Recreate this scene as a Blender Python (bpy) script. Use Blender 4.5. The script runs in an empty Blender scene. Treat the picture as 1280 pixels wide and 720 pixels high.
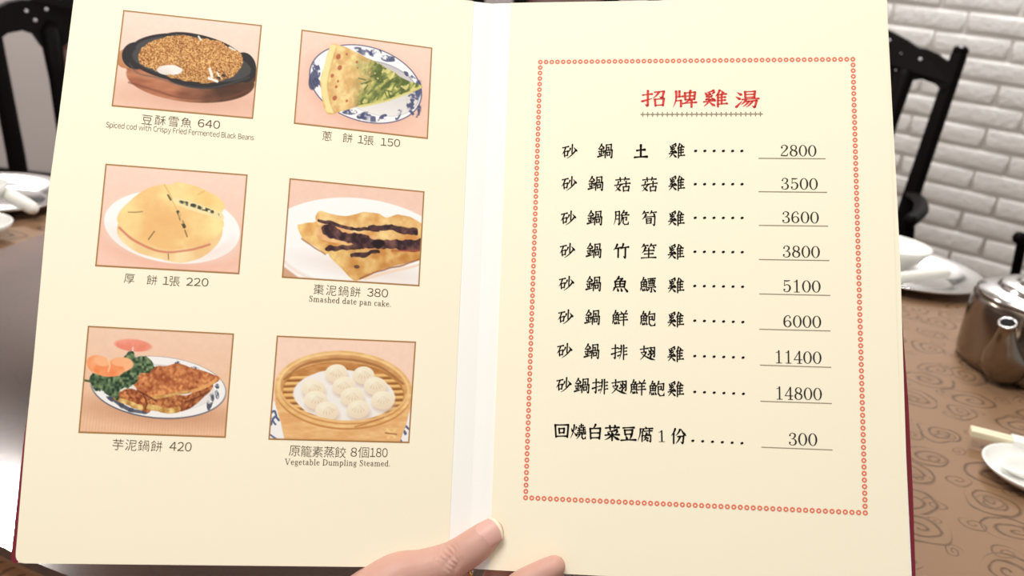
import bpy, bmesh, math, random
import numpy as np
from mathutils import Vector, Matrix

random.seed(7)
scene = bpy.context.scene
COL = scene.collection

# ------------------------------------------------------------------ camera
CAM_H = 1.15
FPX = 1100.0
_p, _r = math.radians(20.0), math.radians(6.5)
FWD = np.array([0, math.cos(_p), -math.sin(_p)])
_u0 = np.array([0, math.sin(_p), math.cos(_p)])
_r0 = np.array([1.0, 0, 0])
RIGHT = math.cos(_r) * _r0 + math.sin(_r) * _u0
DOWN = -(math.cos(_r) * _u0 - math.sin(_r) * _r0)
EYE = np.array([0, 0, CAM_H])
cam_d = bpy.data.cameras.new('camera')
cam_d.sensor_width = 36.0
cam_d.lens = FPX / 1280.0 * 36.0
cam_d.clip_start = 0.02
cam_d.dof.use_dof = True
cam_d.dof.focus_distance = 0.475
cam_d.dof.aperture_fstop = 11.0
cam = bpy.data.objects.new('camera', cam_d)
COL.objects.link(cam)
M3 = Matrix([[RIGHT[i], -DOWN[i], -FWD[i]] for i in range(3)])
cam.matrix_world = Matrix.Translation(EYE) @ M3.to_4x4()
scene.camera = cam

# ------------------------------------------------------------------ light and exposure
scene.view_settings.view_transform = 'Standard'
scene.view_settings.look = 'None'
scene.view_settings.gamma = 1.0
scene.view_settings.exposure = 0.0
scene.view_settings.use_curve_mapping = False
world = bpy.data.worlds.new('world')
scene.world = world
world.use_nodes = True
world.node_tree.nodes['Background'].inputs[0].default_value = (1.0, 0.975, 0.945, 1)
world.node_tree.nodes['Background'].inputs[1].default_value = 0.42


def area(name, loc, target, size, power, col=(1, 0.96, 0.9), size_y=None):
    d = bpy.data.lights.new(name, 'AREA')
    d.energy = power
    d.color = col
    d.size = size
    if size_y:
        d.shape = 'RECTANGLE'
        d.size_y = size_y
    o = bpy.data.objects.new(name, d)
    o.location = loc
    o.rotation_euler = (Vector(target) - Vector(loc)).to_track_quat('-Z', 'Y').to_euler()
    COL.objects.link(o)
    return o


area('ceiling_lamp_over_guest', (-0.35, 0.10, 2.40), (-0.05, 0.5, 0.95), 0.7, 25, (1, 0.955, 0.88))
area('ceiling_lamp_over_table', (0.5, 1.45, 2.42), (0.5, 1.4, 0.0), 0.9, 13)
area('ceiling_lamp_by_brick_wall', (1.12, 2.62, 2.45), (1.22, 2.76, 0.6), 0.4, 33, (0.95, 0.97, 1.0))
area('ceiling_lamp_by_grey_wall', (-1.98, 2.62, 2.48), (-1.98, 2.64, 0.0), 0.7, 60, (1, 0.98, 0.96), 0.34)


# ------------------------------------------------------------------ helpers
def srgb(r, g, b):
    def f(c):
        c /= 255.0
        return c / 12.92 if c <= 0.04045 else ((c + 0.055) / 1.055) ** 2.4
    return (f(r), f(g), f(b), 1.0)


def mat(name, col, rough=0.5, metal=0.0, spec=0.5, coat=0.0, noise=None, bump=None, sss=0.0, ior=1.45):
    """Principled material; noise=(scale, amount) varies its colour, bump=(scale, strength, distance)."""
    m = bpy.data.materials.new(name)
    m.use_nodes = True
    nt = m.node_tree
    b = nt.nodes['Principled BSDF']
    b.inputs['Base Color'].default_value = col
    b.inputs['Roughness'].default_value = rough
    b.inputs['Metallic'].default_value = metal
    b.inputs['Specular IOR Level'].default_value = spec
    b.inputs['Coat Weight'].default_value = coat
    b.inputs['Coat Roughness'].default_value = 0.08
    b.inputs['IOR'].default_value = ior
    if sss:
        b.inputs['Subsurface Weight'].default_value = sss
        b.inputs['Subsurface Radius'].default_value = (0.006, 0.0025, 0.0015)
        b.inputs['Subsurface Scale'].default_value = 1.0
    tc = nt.nodes.new('ShaderNodeTexCoord')
    if noise:
        n = nt.nodes.new('ShaderNodeTexNoise')
        n.inputs['Scale'].default_value = noise[0]
        n.inputs['Detail'].default_value = 5
        nt.links.new(tc.outputs['Object'], n.inputs['Vector'])
        mx = nt.nodes.new('ShaderNodeMix')
        mx.data_type = 'RGBA'
        mx.inputs[6].default_value = tuple(c * (1 - noise[1]) for c in col[:3]) + (1,)
        mx.inputs[7].default_value = tuple(min(1, c * (1 + noise[1])) for c in col[:3]) + (1,)
        nt.links.new(n.outputs['Fac'], mx.inputs[0])
        nt.links.new(mx.outputs[2], b.inputs['Base Color'])
    if bump:
        n2 = nt.nodes.new('ShaderNodeTexNoise')
        n2.inputs['Scale'].default_value = bump[0]
        n2.inputs['Detail'].default_value = 4
        nt.links.new(tc.outputs['Object'], n2.inputs['Vector'])
        bp = nt.nodes.new('ShaderNodeBump')
        bp.inputs['Strength'].default_value = bump[1]
        bp.inputs['Distance'].default_value = bump[2]
        nt.links.new(n2.outputs['Fac'], bp.inputs['Height'])
        nt.links.new(bp.outputs['Normal'], b.inputs['Normal'])
    return m


def link(name, me, m, parent=None, smooth=False, loc=None):
    if m is not None:
        for x in (m if isinstance(m, (list, tuple)) else [m]):
            me.materials.append(x)
    if smooth:
        me.polygons.foreach_set('use_smooth', [True] * len(me.polygons))
    o = bpy.data.objects.new(name, me)
    COL.objects.link(o)
    if parent is not None:
        o.parent = parent
    if loc is not None:
        o.location = loc
    return o


def mesh(name, verts, faces):
    me = bpy.data.meshes.new(name)
    me.from_pydata([tuple(map(float, v)) for v in verts], [], faces)
    me.update()
    return me


def obj(name, bm, m, parent=None, smooth=False, loc=None):
    me = bpy.data.meshes.new(name)
    bmesh.ops.recalc_face_normals(bm, faces=bm.faces)
    bm.to_mesh(me)
    bm.free()
    return link(name, me, m, parent, smooth, loc)


def thing(name, label, cat, loc=(0, 0, 0), rotz=0.0, group=None):
    o = bpy.data.objects.new(name, None)
    COL.objects.link(o)
    o.location = loc
    o.rotation_euler = (0, 0, rotz)
    o.empty_display_size = 0.05
    tag(o, label, cat, group)
    return o


def tag(o, label, cat, group=None):
    o['label'] = label
    o['category'] = cat
    if group:
        o['group'] = group
    return o


def struct(o):
    o['kind'] = 'structure'
    return o


def add_box(bm, lo, hi, bevel=0.0, seg=2):
    r = bmesh.ops.create_cube(bm, size=1.0)
    vs = r['verts']
    c = [(lo[i] + hi[i]) / 2 for i in range(3)]
    s = [hi[i] - lo[i] for i in range(3)]
    for v in vs:
        v.co = Vector((v.co.x * s[0] + c[0], v.co.y * s[1] + c[1], v.co.z * s[2] + c[2]))
    if bevel:
        es = list({e for v in vs for e in v.link_edges})
        bmesh.ops.bevel(bm, geom=es, offset=bevel, segments=seg, affect='EDGES', profile=0.5)
    return vs


def add_lathe(bm, prof, n=40, c=(0, 0, 0), squash=(1, 1)):
    """prof: (radius, z) from bottom to top; radius 0 closes an end."""
    rings = []
    for r, z in prof:
        if r < 1e-6:
            rings.append([bm.verts.new((c[0], c[1], c[2] + z))])
        else:
            rings.append([bm.verts.new((c[0] + squash[0] * r * math.cos(2 * math.pi * i / n),
                                        c[1] + squash[1] * r * math.sin(2 * math.pi * i / n), c[2] + z)) for i in range(n)])
    for a, b in zip(rings, rings[1:]):
        if len(a) == 1 and len(b) == 1:
            continue
        for i in range(n):
            j = (i + 1) % n
            if len(a) == 1:
                bm.faces.new((a[0], b[j], b[i]))
            elif len(b) == 1:
                bm.faces.new((a[i], a[j], b[0]))
            else:
                bm.faces.new((a[i], a[j], b[j], b[i]))
    return rings


def catmull(pts, n):
    """pts: rows of any width; a smooth run of n points through them."""
    P = np.array(pts, float)
    if len(P) == 2:
        t = np.linspace(0, 1, n)[:, None]
        return P[0] * (1 - t) + P[1] * t
    Q = np.vstack([2 * P[0] - P[1], P, 2 * P[-1] - P[-2]])
    out = []
    for t in np.linspace(0, len(P) - 1 - 1e-9, n):
        i = int(t)
        f = t - i
        a, b, c, d = Q[i], Q[i + 1], Q[i + 2], Q[i + 3]
        out.append(0.5 * ((2 * b) + (-a + c) * f + (2 * a - 5 * b + 4 * c - d) * f * f + (-a + 3 * b - 3 * c + d) * f ** 3))
    return np.array(out)


def add_tube(bm, pts, radii, sides=12, caps=3, flat=(1.0, 1.0), ref=(0, 0, 1)):
    """A round-ended sweep; flat scales the section across / along ref."""
    P = [np.array(p, float) for p in pts]
    R = list(radii) if hasattr(radii, '__len__') else [radii] * len(P)
    rows = []
    n = len(P)
    tang = []
    for i in range(n):
        t = P[min(i + 1, n - 1)] - P[max(i - 1, 0)]
        tang.append(t / np.linalg.norm(t))
    if caps:
        pre, post = [], []
        for k in range(caps):
            a = math.pi / 2 * (k + 1) / (caps + 0.35)
            pre.insert(0, (P[0] - tang[0] * R[0] * math.sin(a), R[0] * math.cos(a), tang[0]))
            post.append((P[-1] + tang[-1] * R[-1] * math.sin(a), R[-1] * math.cos(a), tang[-1]))
        rows = pre + [(P[i], R[i], tang[i]) for i in range(n)] + post
    else:
        rows = [(P[i], R[i], tang[i]) for i in range(n)]
    rings = []
    up = np.array(ref, float)
    for p, r, t in rows:
        s = np.cross(t, up)
        if np.linalg.norm(s) < 1e-4:
            s = np.cross(t, np.array([1.0, 0.2, 0]))
        s /= np.linalg.norm(s)
        v = np.cross(s, t)
        rings.append([bm.verts.new(p + r * (flat[0] * math.cos(2 * math.pi * k / sides) * s + flat[1] * math.sin(2 * math.pi * k / sides) * v)) for k in range(sides)])
    for a, b in zip(rings, rings[1:]):
        for k in range(sides):
            j = (k + 1) % sides
            bm.faces.new((a[k], a[j], b[j], b[k]))
    bm.faces.new(rings[0][::-1])
    bm.faces.new(rings[-1])


def add_prism(bm, poly, y0, y1):
    """poly in (x, z), pushed along y."""
    a = [bm.verts.new((x, y0, z)) for x, z in poly]
    b = [bm.verts.new((x, y1, z)) for x, z in poly]
    n = len(poly)
    bm.faces.new(a)
    bm.faces.new(b[::-1])
    for i in range(n):
        j = (i + 1) % n
        bm.faces.new((a[j], a[i], b[i], b[j]))


def copy_tree(o, parent=None):
    c = o.copy()
    COL.objects.link(c)
    c.parent = parent
    for ch in [x for x in bpy.data.objects if x.parent == o]:
        copy_tree(ch, c)
    return c


def ray(u, v):
    return (u - 640) / FPX * RIGHT + (v - 360) / FPX * DOWN + FWD


def at_depth(u, v, d):
    """World point of a photo position at a given distance along the viewing axis."""
    return EYE + ray(u, v) * d


# ------------------------------------------------------------------ materials
M_WOOD = mat('dark_wood', srgb(10, 6, 6), 0.5, spec=0.08, noise=(18, 0.5))
M_LEATHER = mat('brown_leather', srgb(96, 62, 58), 0.4, noise=(30, 0.2), bump=(140, 0.25, 0.001))
M_INLAY = mat('mother_of_pearl', srgb(225, 222, 230), 0.2)
M_STEEL = mat('stainless_steel', srgb(146, 135, 124), 0.2, metal=1.0, noise=(6, 0.1))
M_STEEL_BRIGHT = mat('polished_steel', srgb(215, 213, 212), 0.16, metal=1.0)
M_PORCELAIN = mat('white_porcelain', srgb(244, 244, 240), 0.18, coat=0.4)
M_TOWEL = mat('white_towel', srgb(244, 243, 236), 0.95, bump=(500, 0.5, 0.002))
M_IVORY = mat('ivory_melamine', srgb(236, 226, 196), 0.35)
M_WALL = mat('painted_plaster', srgb(178, 169, 166), 0.9, noise=(1.5, 0.06), bump=(60, 0.15, 0.003))
M_BRICK = mat('white_painted_brick', srgb(214, 210, 205), 0.55, noise=(9, 0.06), bump=(55, 0.55, 0.006))
M_MORTAR = mat('white_painted_mortar', srgb(216, 212, 207), 0.7, noise=(12, 0.05), bump=(80, 0.4, 0.004))
M_CEIL = mat('ceiling_paint', srgb(205, 196, 188), 0.9)
M_FLOOR = mat('floor_tile', srgb(120, 104, 92), 0.4, noise=(4, 0.15))
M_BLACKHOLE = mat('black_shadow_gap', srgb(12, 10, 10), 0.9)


def spiral_cloth():
    """Tan damask: a spiral in every cell of a Voronoi layout, two sizes, pressed slightly into the weave."""
    m = bpy.data.materials.new('swirl_damask_cloth')
    m.use_nodes = True
    nt = m.node_tree
    N, L = nt.nodes, nt.links
    b = N['Principled BSDF']
    tc = N.new('ShaderNodeTexCoord')

    def math_(op, a, bb=None, c=None):
        n = N.new('ShaderNodeMath')
        n.operation = op
        for i, x in enumerate((a, bb, c)):
            if x is None:
                continue
            if isinstance(x, (int, float)):
                n.inputs[i].default_value = x
            else:
                L.new(x, n.inputs[i])
        return n.outputs[0]

    def layer(scale, off, turns, rmax, seed_rot):
        mp = N.new('ShaderNodeMapping')
        mp.inputs['Location'].default_value = (off, off * 0.7, 0)
        mp.inputs['Rotation'].default_value = (0, 0, seed_rot)
        mp.inputs['Scale'].default_value = (scale, scale * 1.18, 0)
        L.new(tc.outputs['Object'], mp.inputs['Vector'])
        wn = N.new('ShaderNodeTexNoise')
        wn.inputs['Scale'].default_value = 1.1
        L.new(mp.outputs['Vector'], wn.inputs['Vector'])
        ad = N.new('ShaderNodeVectorMath')
        ad.operation = 'MULTIPLY_ADD'
        L.new(wn.outputs['Color'], ad.inputs[0])
        ad.inputs[1].default_value = (0.45, 0.45, 0)
        L.new(mp.outputs['Vector'], ad.inputs[2])
        vo = N.new('ShaderNodeTexVoronoi')
        vo.voronoi_dimensions = '2D'
        vo.inputs['Scale'].default_value = 1.0
        vo.inputs['Randomness'].default_value = 0.62
        L.new(ad.outputs[0], vo.inputs['Vector'])
        sb = N.new('ShaderNodeVectorMath')
        sb.operation = 'SUBTRACT'
        L.new(ad.outputs[0], sb.inputs[0])
        L.new(vo.outputs['Position'], sb.inputs[1])
        sx = N.new('ShaderNodeSeparateXYZ')
        L.new(sb.outputs[0], sx.inputs[0])
        sc = N.new('ShaderNodeSeparateColor')
        L.new(vo.outputs['Color'], sc.inputs[0])
        x, y = sx.outputs[0], sx.outputs[1]
        flip = math_('SUBTRACT', math_('MULTIPLY', math_('GREATER_THAN', sc.outputs[0], 0.5), 2.0), 1.0)
        th = math_('MULTIPLY', math_('ARCTAN2', y, x), flip)
        th = math_('ADD', math_('DIVIDE', th, 2 * math.pi), math_('MULTIPLY', sc.outputs[1], 3.0))
        r = math_('SQRT', math_('ADD', math_('MULTIPLY', x, x), math_('MULTIPLY', y, y)))
        rr = math_('ADD', math_('MULTIPLY', sc.outputs[2], 0.16), rmax - 0.1)
        ph = math_('FRACT', math_('SUBTRACT', math_('DIVIDE', math_('MULTIPLY', r, turns), rr), th))
        ln = math_('SUBTRACT', 1.0, math_('DIVIDE', math_('ABSOLUTE', math_('SUBTRACT', ph, 0.5)), 0.21))
        ln = N_clamp(ln)
        return math_('MULTIPLY', ln, math_('LESS_THAN', r, rr))

    def N_clamp(v):
        n = N.new('ShaderNodeClamp')
        L.new(v, n.inputs[0])
        return n.outputs[0]

    big = layer(15.0, 0.37, 2.4, 0.43, 0.5)
    small = layer(22.0, 5.1, 1.7, 0.27, 1.3)
    ink = math_('MAXIMUM', big, math_('MULTIPLY', small, 0.75))
    mx = N.new('ShaderNodeMix')
    mx.data_type = 'RGBA'
    mx.inputs[6].default_value = srgb(139, 108, 80)
    mx.inputs[7].default_value = srgb(64, 44, 30)
    nz = N.new('ShaderNodeTexNoise')
    nz.inputs['Scale'].default_value = 90
    L.new(tc.outputs['Object'], nz.inputs['Vector'])
    L.new(math_('MULTIPLY', ink, math_('ADD', math_('MULTIPLY', nz.outputs['Fac'], 0.9), 0.3)), mx.inputs[0])
    L.new(mx.outputs[2], b.inputs['Base Color'])
    bp = N.new('ShaderNodeBump')
    bp.inputs['Strength'].default_value = 0.35
    bp.inputs['Distance'].default_value = 0.0015
    bp.invert = True
    L.new(ink, bp.inputs['Height'])
    L.new(bp.outputs['Normal'], b.inputs['Normal'])
    b.inputs['Roughness'].default_value = 0.6
    b.inputs['Specular IOR Level'].default_value = 0.25
    b.inputs['Sheen Weight'].default_value = 0.05
    return m


M_CLOTH = spiral_cloth()

# ------------------------------------------------------------------ the room
WALL_H = 2.55
bm = bmesh.new()
add_box(bm, (-4.2, -1.6, -0.05), (4.2, 4.6, 0.0))
struct(obj('floor', bm, M_FLOOR))
bm = bmesh.new()
add_box(bm, (-4.2, -0.1, WALL_H), (4.2, 4.6, WALL_H + 0.06))
struct(obj('ceiling', bm, M_CEIL))

# brick wall: runs back to the left from the near right
WA = math.radians(52)
WD = np.array([-math.sin(WA), math.cos(WA), 0])          # along the courses
WN = np.array([-WD[1], WD[0], 0])                         # into the room: (-cos, -sin)
W0 = np.array([1.301, 2.867, 0.0])
S_NEAR, S_FAR = -2.3, 1.25
PITCH, LEN, Z_REF = 0.0665, 0.2265, 1.103


def wallp(s, z, d):
    return W0 + WD * s + WN * d + np.array([0, 0, z])


verts, faces, mats = [], [], []
back = [wallp(S_NEAR, 0, -0.0055), wallp(S_FAR, 0, -0.0055), wallp(S_FAR, WALL_H, -0.0055), wallp(S_NEAR, WALL_H, -0.0055)]
deep = [wallp(S_NEAR, 0, -0.14), wallp(S_FAR, 0, -0.14), wallp(S_FAR, WALL_H, -0.14), wallp(S_NEAR, WALL_H, -0.14)]
verts += back + deep
faces += [(0, 1, 2, 3), (7, 6, 5, 4), (0, 4, 5, 1), (1, 5, 6, 2), (2, 6, 7, 3), (3, 7, 4, 0)]
mats += [1] * 6
rb = random.Random(3)
k0 = -int(Z_REF / PITCH)
k = k0
while Z_REF + k * PITCH + PITCH < WALL_H:
    zl = Z_REF + k * PITCH
    off = 0.008 if k % 2 == 0 else 0.094
    nlo = int((S_NEAR - off) / LEN)
    s = off + nlo * LEN
    while s + LEN <= S_FAR:
        if s >= S_NEAR and zl > 0.0:
            g = 0.0052
            s0, s1 = s + g + rb.uniform(-.003, .003), s + LEN - g + rb.uniform(-.003, .003)
            z0, z1 = zl + 0.0048 + rb.uniform(-.0012, .0012), zl + PITCH - 0.0048 + rb.uniform(-.0012, .0012)
            tl = rb.uniform(-.0012, .0012)
            dd = rb.uniform(-.0012, .0014)
            base = len(verts)
            rings = [(0.0, -0.0075), (0.0005, -0.004), (0.0032, -0.0016), (0.008, -0.0003), (0.015, 0.0006)]
            for ins, dep in rings:
                a, b_, c_, d_ = s0 + ins, s1 - ins, z0 + ins * 0.9, z1 - ins * 0.9
                mid = (a + b_) / 2
                loop = [(a, c_), (mid, c_ - .0006), (b_, c_), (b_, (c_ + d_) / 2), (b_, d_), (mid, d_ + .0006), (a, d_), (a, (c_ + d_) / 2)]
                for (ss, zz) in loop:
                    verts.append(wallp(ss, zz + tl * (ss - mid) / 0.1, dep + (dd if dep > -0.007 else 0)))
            for q in range(len(rings) - 1):
                for e in range(8):
                    f = (e + 1) % 8
                    faces.append((base + q * 8 + e, base + q * 8 + f, base + q * 8 + 8 + f, base + q * 8 + 8 + e))
                    mats.append(0)
            top = base + (len(rings) - 1) * 8
            faces.append(tuple(top + e for e in range(8)))
            mats.append(0)
        s += LEN
    k += 1
me = mesh('wall_right', verts, faces)
w = link('wall_right', me, [M_BRICK, M_MORTAR])
me.polygons.foreach_set('material_index', mats)
bmx = bmesh.new()
bmx.from_mesh(me)
bmesh.ops.recalc_face_normals(bmx, faces=bmx.faces)
bmx.to_mesh(me)
bmx.free()
me.polygons.foreach_set('use_smooth', [True] * len(me.polygons))
struct(w)

cx_, cy_ = wallp(S_FAR, 0, 0)[:2]
bm = bmesh.new()
add_box(bm, (-4.2, cy_, 0.0), (cx_ + 0.05, cy_ + 0.12, WALL_H))
struct(obj('wall_back', bm, M_WALL))
bm = bmesh.new()
add_box(bm, (-4.2, cy_ - 0.018, 0.0), (cx_ + 0.02, cy_ - 0.0005, 0.11), 0.004)
struct(obj('baseboard_back', bm, M_WOOD))
bm = bmesh.new()
add_box(bm, (-4.3, -1.6, 0.0), (-4.18, cy_ + 0.12, WALL_H))
struct(obj('wall_left', bm, M_WALL))

# ------------------------------------------------------------------ round table, cloth, turntable
TC = (0.015, 0.91)
TR = 0.905
TZ = 0.75
t = thing('round_table', 'round dining table under the tan swirl cloth', 'table', (TC[0], TC[1], 0))
bm = bmesh.new()
add_lathe(bm, [(0, 0.705), (TR - 0.02, 0.705), (TR - 0.006, 0.712), (TR - 0.004, 0.73), (TR - 0.006, 0.744), (0, 0.746)], 72)
obj('tabletop', bm, M_WOOD, t, True)
bm = bmesh.new()
add_lathe(bm, [(0, 0.03), (0.30, 0.03), (0.30, 0.05), (0.10, 0.10), (0.07, 0.2), (0.06, 0.5), (0.12, 0.68), (0.3, 0.703), (0, 0.703)], 40)
obj('pedestal', bm, M_WOOD, t, True)
bm = bmesh.new()
add_lathe(bm, [(0, 0.0), (0.36, 0.0), (0.36, 0.022), (0.33, 0.03), (0, 0.03)], 40)
obj('foot', bm, M_WOOD, t, True)

bm = bmesh.new()
N = 180
prof = [(0.0, TZ, 0), (0.3, TZ, 0), (0.6, TZ, 0), (TR - 0.01, TZ, 0), (TR + 0.002, TZ - 0.004, 0), (TR + 0.006, TZ - 0.014, 0.05),
        (TR + 0.009, TZ - 0.06, 0.3), (TR + 0.014, TZ - 0.14, 0.7), (TR + 0.02, TZ - 0.26, 1.0)]
rings = []
for r, z, a in prof:
    if r == 0:
        rings.append([bm.verts.new((0, 0, z))])
        continue
    ring = []
    for i in range(N):
        th = 2 * math.pi * i / N
        rr = r + a * 0.012 * (math.sin(th * 14) + 0.5 * math.sin(th * 23 + 1)) + (a * 0.006)
        ring.append(bm.verts.new((rr * math.cos(th), rr * math.sin(th), z)))
    rings.append(ring)
for a, b in zip(rings, rings[1:]):
    for i in range(N):
        j = (i + 1) % N
        bm.faces.new((a[0], b[i], b[j]) if len(a) == 1 else (a[i], b[i], b[j], a[j]))
cl = obj('tablecloth', bm, M_CLOTH, None, True, (TC[0], TC[1], 0))
tag(cl, 'tan brown tablecloth patterned with dark spiral swirls', 'tablecloth')


def glass_mat():
    m = bpy.data.materials.new('smoked_turntable_glass')
    m.use_nodes = True
    nt = m.node_tree
    for n in list(nt.nodes):
        nt.nodes.remove(n)
    out = nt.nodes.new('ShaderNodeOutputMaterial')
    mix = nt.nodes.new('ShaderNodeMixShader')
    fr = nt.nodes.new('ShaderNodeFresnel')
    fr.inputs['IOR'].default_value = 3.2
    tr = nt.nodes.new('ShaderNodeBsdfTransparent')
    tr.inputs[0].default_value = (0.55, 0.45, 0.40, 1)
    gl = nt.nodes.new('ShaderNodeBsdfGlossy')
    gl.inputs['Color'].default_value = (0.95, 0.9, 0.88, 1)
    gl.inputs['Roughness'].default_value = 0.11
    geo = nt.nodes.new('ShaderNodeNewGeometry')
    front = nt.nodes.new('ShaderNodeMath')
    front.operation = 'SUBTRACT'
    front.inputs[0].default_value = 1.0
    nt.links.new(geo.outputs['Backfacing'], front.inputs[1])
    mul = nt.nodes.new('ShaderNodeMath')
    mul.operation = 'MULTIPLY'
    nt.links.new(fr.outputs[0], mul.inputs[0])
    nt.links.new(front.outputs[0], mul.inputs[1])
    nt.links.new(mul.outputs[0], mix.inputs[0])
    nt.links.new(tr.outputs[0], mix.inputs[1])
    nt.links.new(gl.outputs[0], mix.inputs[2])
    nt.links.new(mix.outputs[0], out.inputs[0])
    return m


LS = (-0.102, 0.918)
LR = 0.509
t = thing('glass_turntable', 'smoked glass turntable standing on the tan tablecloth behind the menu', 'turntable', (LS[0], LS[1], TZ))
bm = bmesh.new()
add_lathe(bm, [(0, 0.0145), (LR - 0.004, 0.0145), (LR, 0.017), (LR, 0.0205), (LR - 0.004, 0.023), (0, 0.023)], 128)
obj('glass_disc', bm, glass_mat(), t)
bm = bmesh.new()
add_lathe(bm, [(0, 0.0005), (0.14, 0.0005), (0.145, 0.004), (0.145, 0.011), (0.13, 0.0142), (0, 0.0142)], 48)
obj('turntable_base', bm, M_STEEL, t, True)

# ------------------------------------------------------------------ armchairs
def make_chair(arms, inner=.116):
    t = thing('armchair' if arms else 'dining_chair', '', 'chair', (0, 0, 0))
    # y = 0 at the middle of the back's foot line; the sitter faces -y
    for s in (-1, 1):
        bm = bmesh.new()
        add_tube(bm, [(s * .205, .03, .012), (s * .207, .005, .25), (s * .21, .0, .46), (s * .219, .04, .74), (s * .232, .105, 1.055)],
                 [.016, .018, .020, .019, .0175], 10, 3)
        o = obj('rear_leg', bm, M_WOOD, t, True)
        bm = bmesh.new()
        add_lathe(bm, [(0, -.006), (.012, -.004), (.017, .004), (.015, .012), (.007, .017), (0, .018)], 14, (s * .233, .107, 1.062))
        obj('finial', bm, M_WOOD, o, True)
        bm = bmesh.new()
        add_lathe(bm, [(0, 0), (.0055, .001), (.005, .003), (0, .004)], 10, (s * .233, .098, 1.074))
        obj('inlay_stud', bm, M_INLAY, o, True)
        bm = bmesh.new()
        add_tube(bm, [(s * .215, -.40, .012), (s * .213, -.39, .25), (s * .212, -.385, .42)], [.014, .017, .019], 10, 2)
        obj('front_leg', bm, M_WOOD, t, True)
        if not arms:
            continue
        # arm: from the rear post forward, scrolled end, curved support
        bm = bmesh.new()
        add_tube(bm, catmull([(s * .218, .045, .755), (s * .25, -.07, .768), (s * .268, -.18, .768), (s * .264, -.265, .762)], 14), .0115, 10, 3, (1.25, .8))
        a = obj('armrest', bm, M_WOOD, t, True)
        bm = bmesh.new()
        add_lathe(bm, [(0, -.013), (.009, -.010), (.0135, 0), (.009, .010), (0, .013)], 14, (s * .264, -.275, .764))
        obj('arm_scroll', bm, M_WOOD, a, True)
        bm = bmesh.new()
        add_tube(bm, catmull([(s * .264, -.262, .752), (s * .272, -.225, .65), (s * .236, -.20, .54), (s * .215, -.21, .43)], 12), .0095, 10, 2)
        obj('arm_support', bm, M_WOOD, a, True)
    bm = bmesh.new()
    add_box(bm, (-.215, -.40, .385), (.215, .01, .43), .006)
    obj('seat_frame', bm, M_WOOD, t)
    bm = bmesh.new()
    add_box(bm, (-.205, -.395, .43), (.205, -.005, .475), .02, 4)
    obj('seat', bm, M_LEATHER, t, True)
    for nm, lo, hi in (('stretcher', (-.205, -.394, .16), (.205, -.374, .19)), ('stretcher', (-.205, .005, .16), (.205, .022, .19)),
                       ('stretcher', (-.214, -.385, .11), (-.196, .015, .138)), ('stretcher', (.196, -.385, .11), (.214, .015, .138))):
        bm = bmesh.new()
        add_box(bm, lo, hi, .003)
        obj(nm, bm, M_WOOD, t)

    def lean(z):
        zz = (z - .46) / .6
        return 0.012 * zz + 0.093 * zz * zz

    # inner stiles (splat frame) and padded panel
    for s in (-1, 1):
        bm = bmesh.new()
        add_tube(bm, [(s * inner, lean(z), z) for z in (.475, .6, .75, .9, 1.0)], [.015, .016, .017, .0185, .024], 10, 1, (1, .75))
        obj('back_stile', bm, M_WOOD, t, True)
    bm = bmesh.new()
    rows = []
    zs = np.linspace(.56, .985, 16)
    for z in zs:
        row = []
        for x in np.linspace(-inner + .011, inner - .011, 12):
            arch = .0 if z < .95 else 0
            bul = .012 * (1 - (x / (inner - .009)) ** 4) * (1 - abs((z - .775) / .225) ** 6)
            row.append((x, lean(z) - .004 - bul, z - (0.02 * (x / (inner - .011)) ** 2 if z > .97 else 0)))
        rows.append(row)
    vf = [[bm.verts.new(p) for p in r] for r in rows]
    vb = [[bm.verts.new((p[0], lean(z) + .006, p[2])) for p in r] for r, z in zip(rows, zs)]
    for g, rev in ((vf, False), (vb, True)):
        for i in range(15):
            for j in range(11):
                q = (g[i][j], g[i][j + 1], g[i + 1][j + 1], g[i + 1][j])
                bm.faces.new(q[::-1] if rev else q)
    for j in range(11):
        bm.faces.new((vf[0][j + 1], vf[0][j], vb[0][j], vb[0][j + 1]))
        bm.faces.new((vf[-1][j], vf[-1][j + 1], vb[-1][j + 1], vb[-1][j]))
    for i in range(15):
        bm.faces.new((vf[i][0], vf[i + 1][0], vb[i + 1][0], vb[i][0]))
        bm.faces.new((vf[i + 1][11], vf[i][11], vb[i][11], vb[i + 1][11]))
    obj('back_panel', bm, M_LEATHER, t, True)
    bm = bmesh.new()
    add_prism(bm, [(-.10, .50), (.10, .50), (.10, .555), (-.10, .555)], lean(.52) - .011, lean(.52) + .011)
    obj('lower_rail', bm, M_WOOD, t)
    # crest rail: stepped, arched outline, hollowed over the side gaps and over the panel
    top = [(-.236, 1.04), (-.214, 1.044), (-.19, 1.056), (-.165, 1.062), (-.15, 1.062), (-.12, 1.076), (-.08, 1.09), (-.05, 1.096), (-.02, 1.10), (0, 1.101)]
    top = top + [(-x, z) for x, z in top[-2::-1]]
    bot = [(.236, 1.0), (.222, .982), (.205, .994), (.175, 1.0), (.15, .992), (.135, .965), (.115, .955), (.096, .97), (.05, .99), (0, .995)]
    bot = bot + [(-x, z) for x, z in bot[-2::-1]]
    bm = bmesh.new()
    add_prism(bm, top + bot, -.0145, .0125)
    for v in bm.verts:
        v.co.y += lean(v.co.z) - .012 * (1 - (v.co.x / .24) ** 2) * -1
    c = obj('crest_rail', bm, M_WOOD, t)
    dots = [(-.16, 1.04), (-.145, 1.022), (-.085, 1.07), (-.062, 1.04), (-.04, 1.015), (-.118, 1.045), (0, 1.06), (-.022, 1.08), (-.1, .99), (-.118, 1.01)]
    dots += [(-x, z) for x, z in dots if x < 0]
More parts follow.
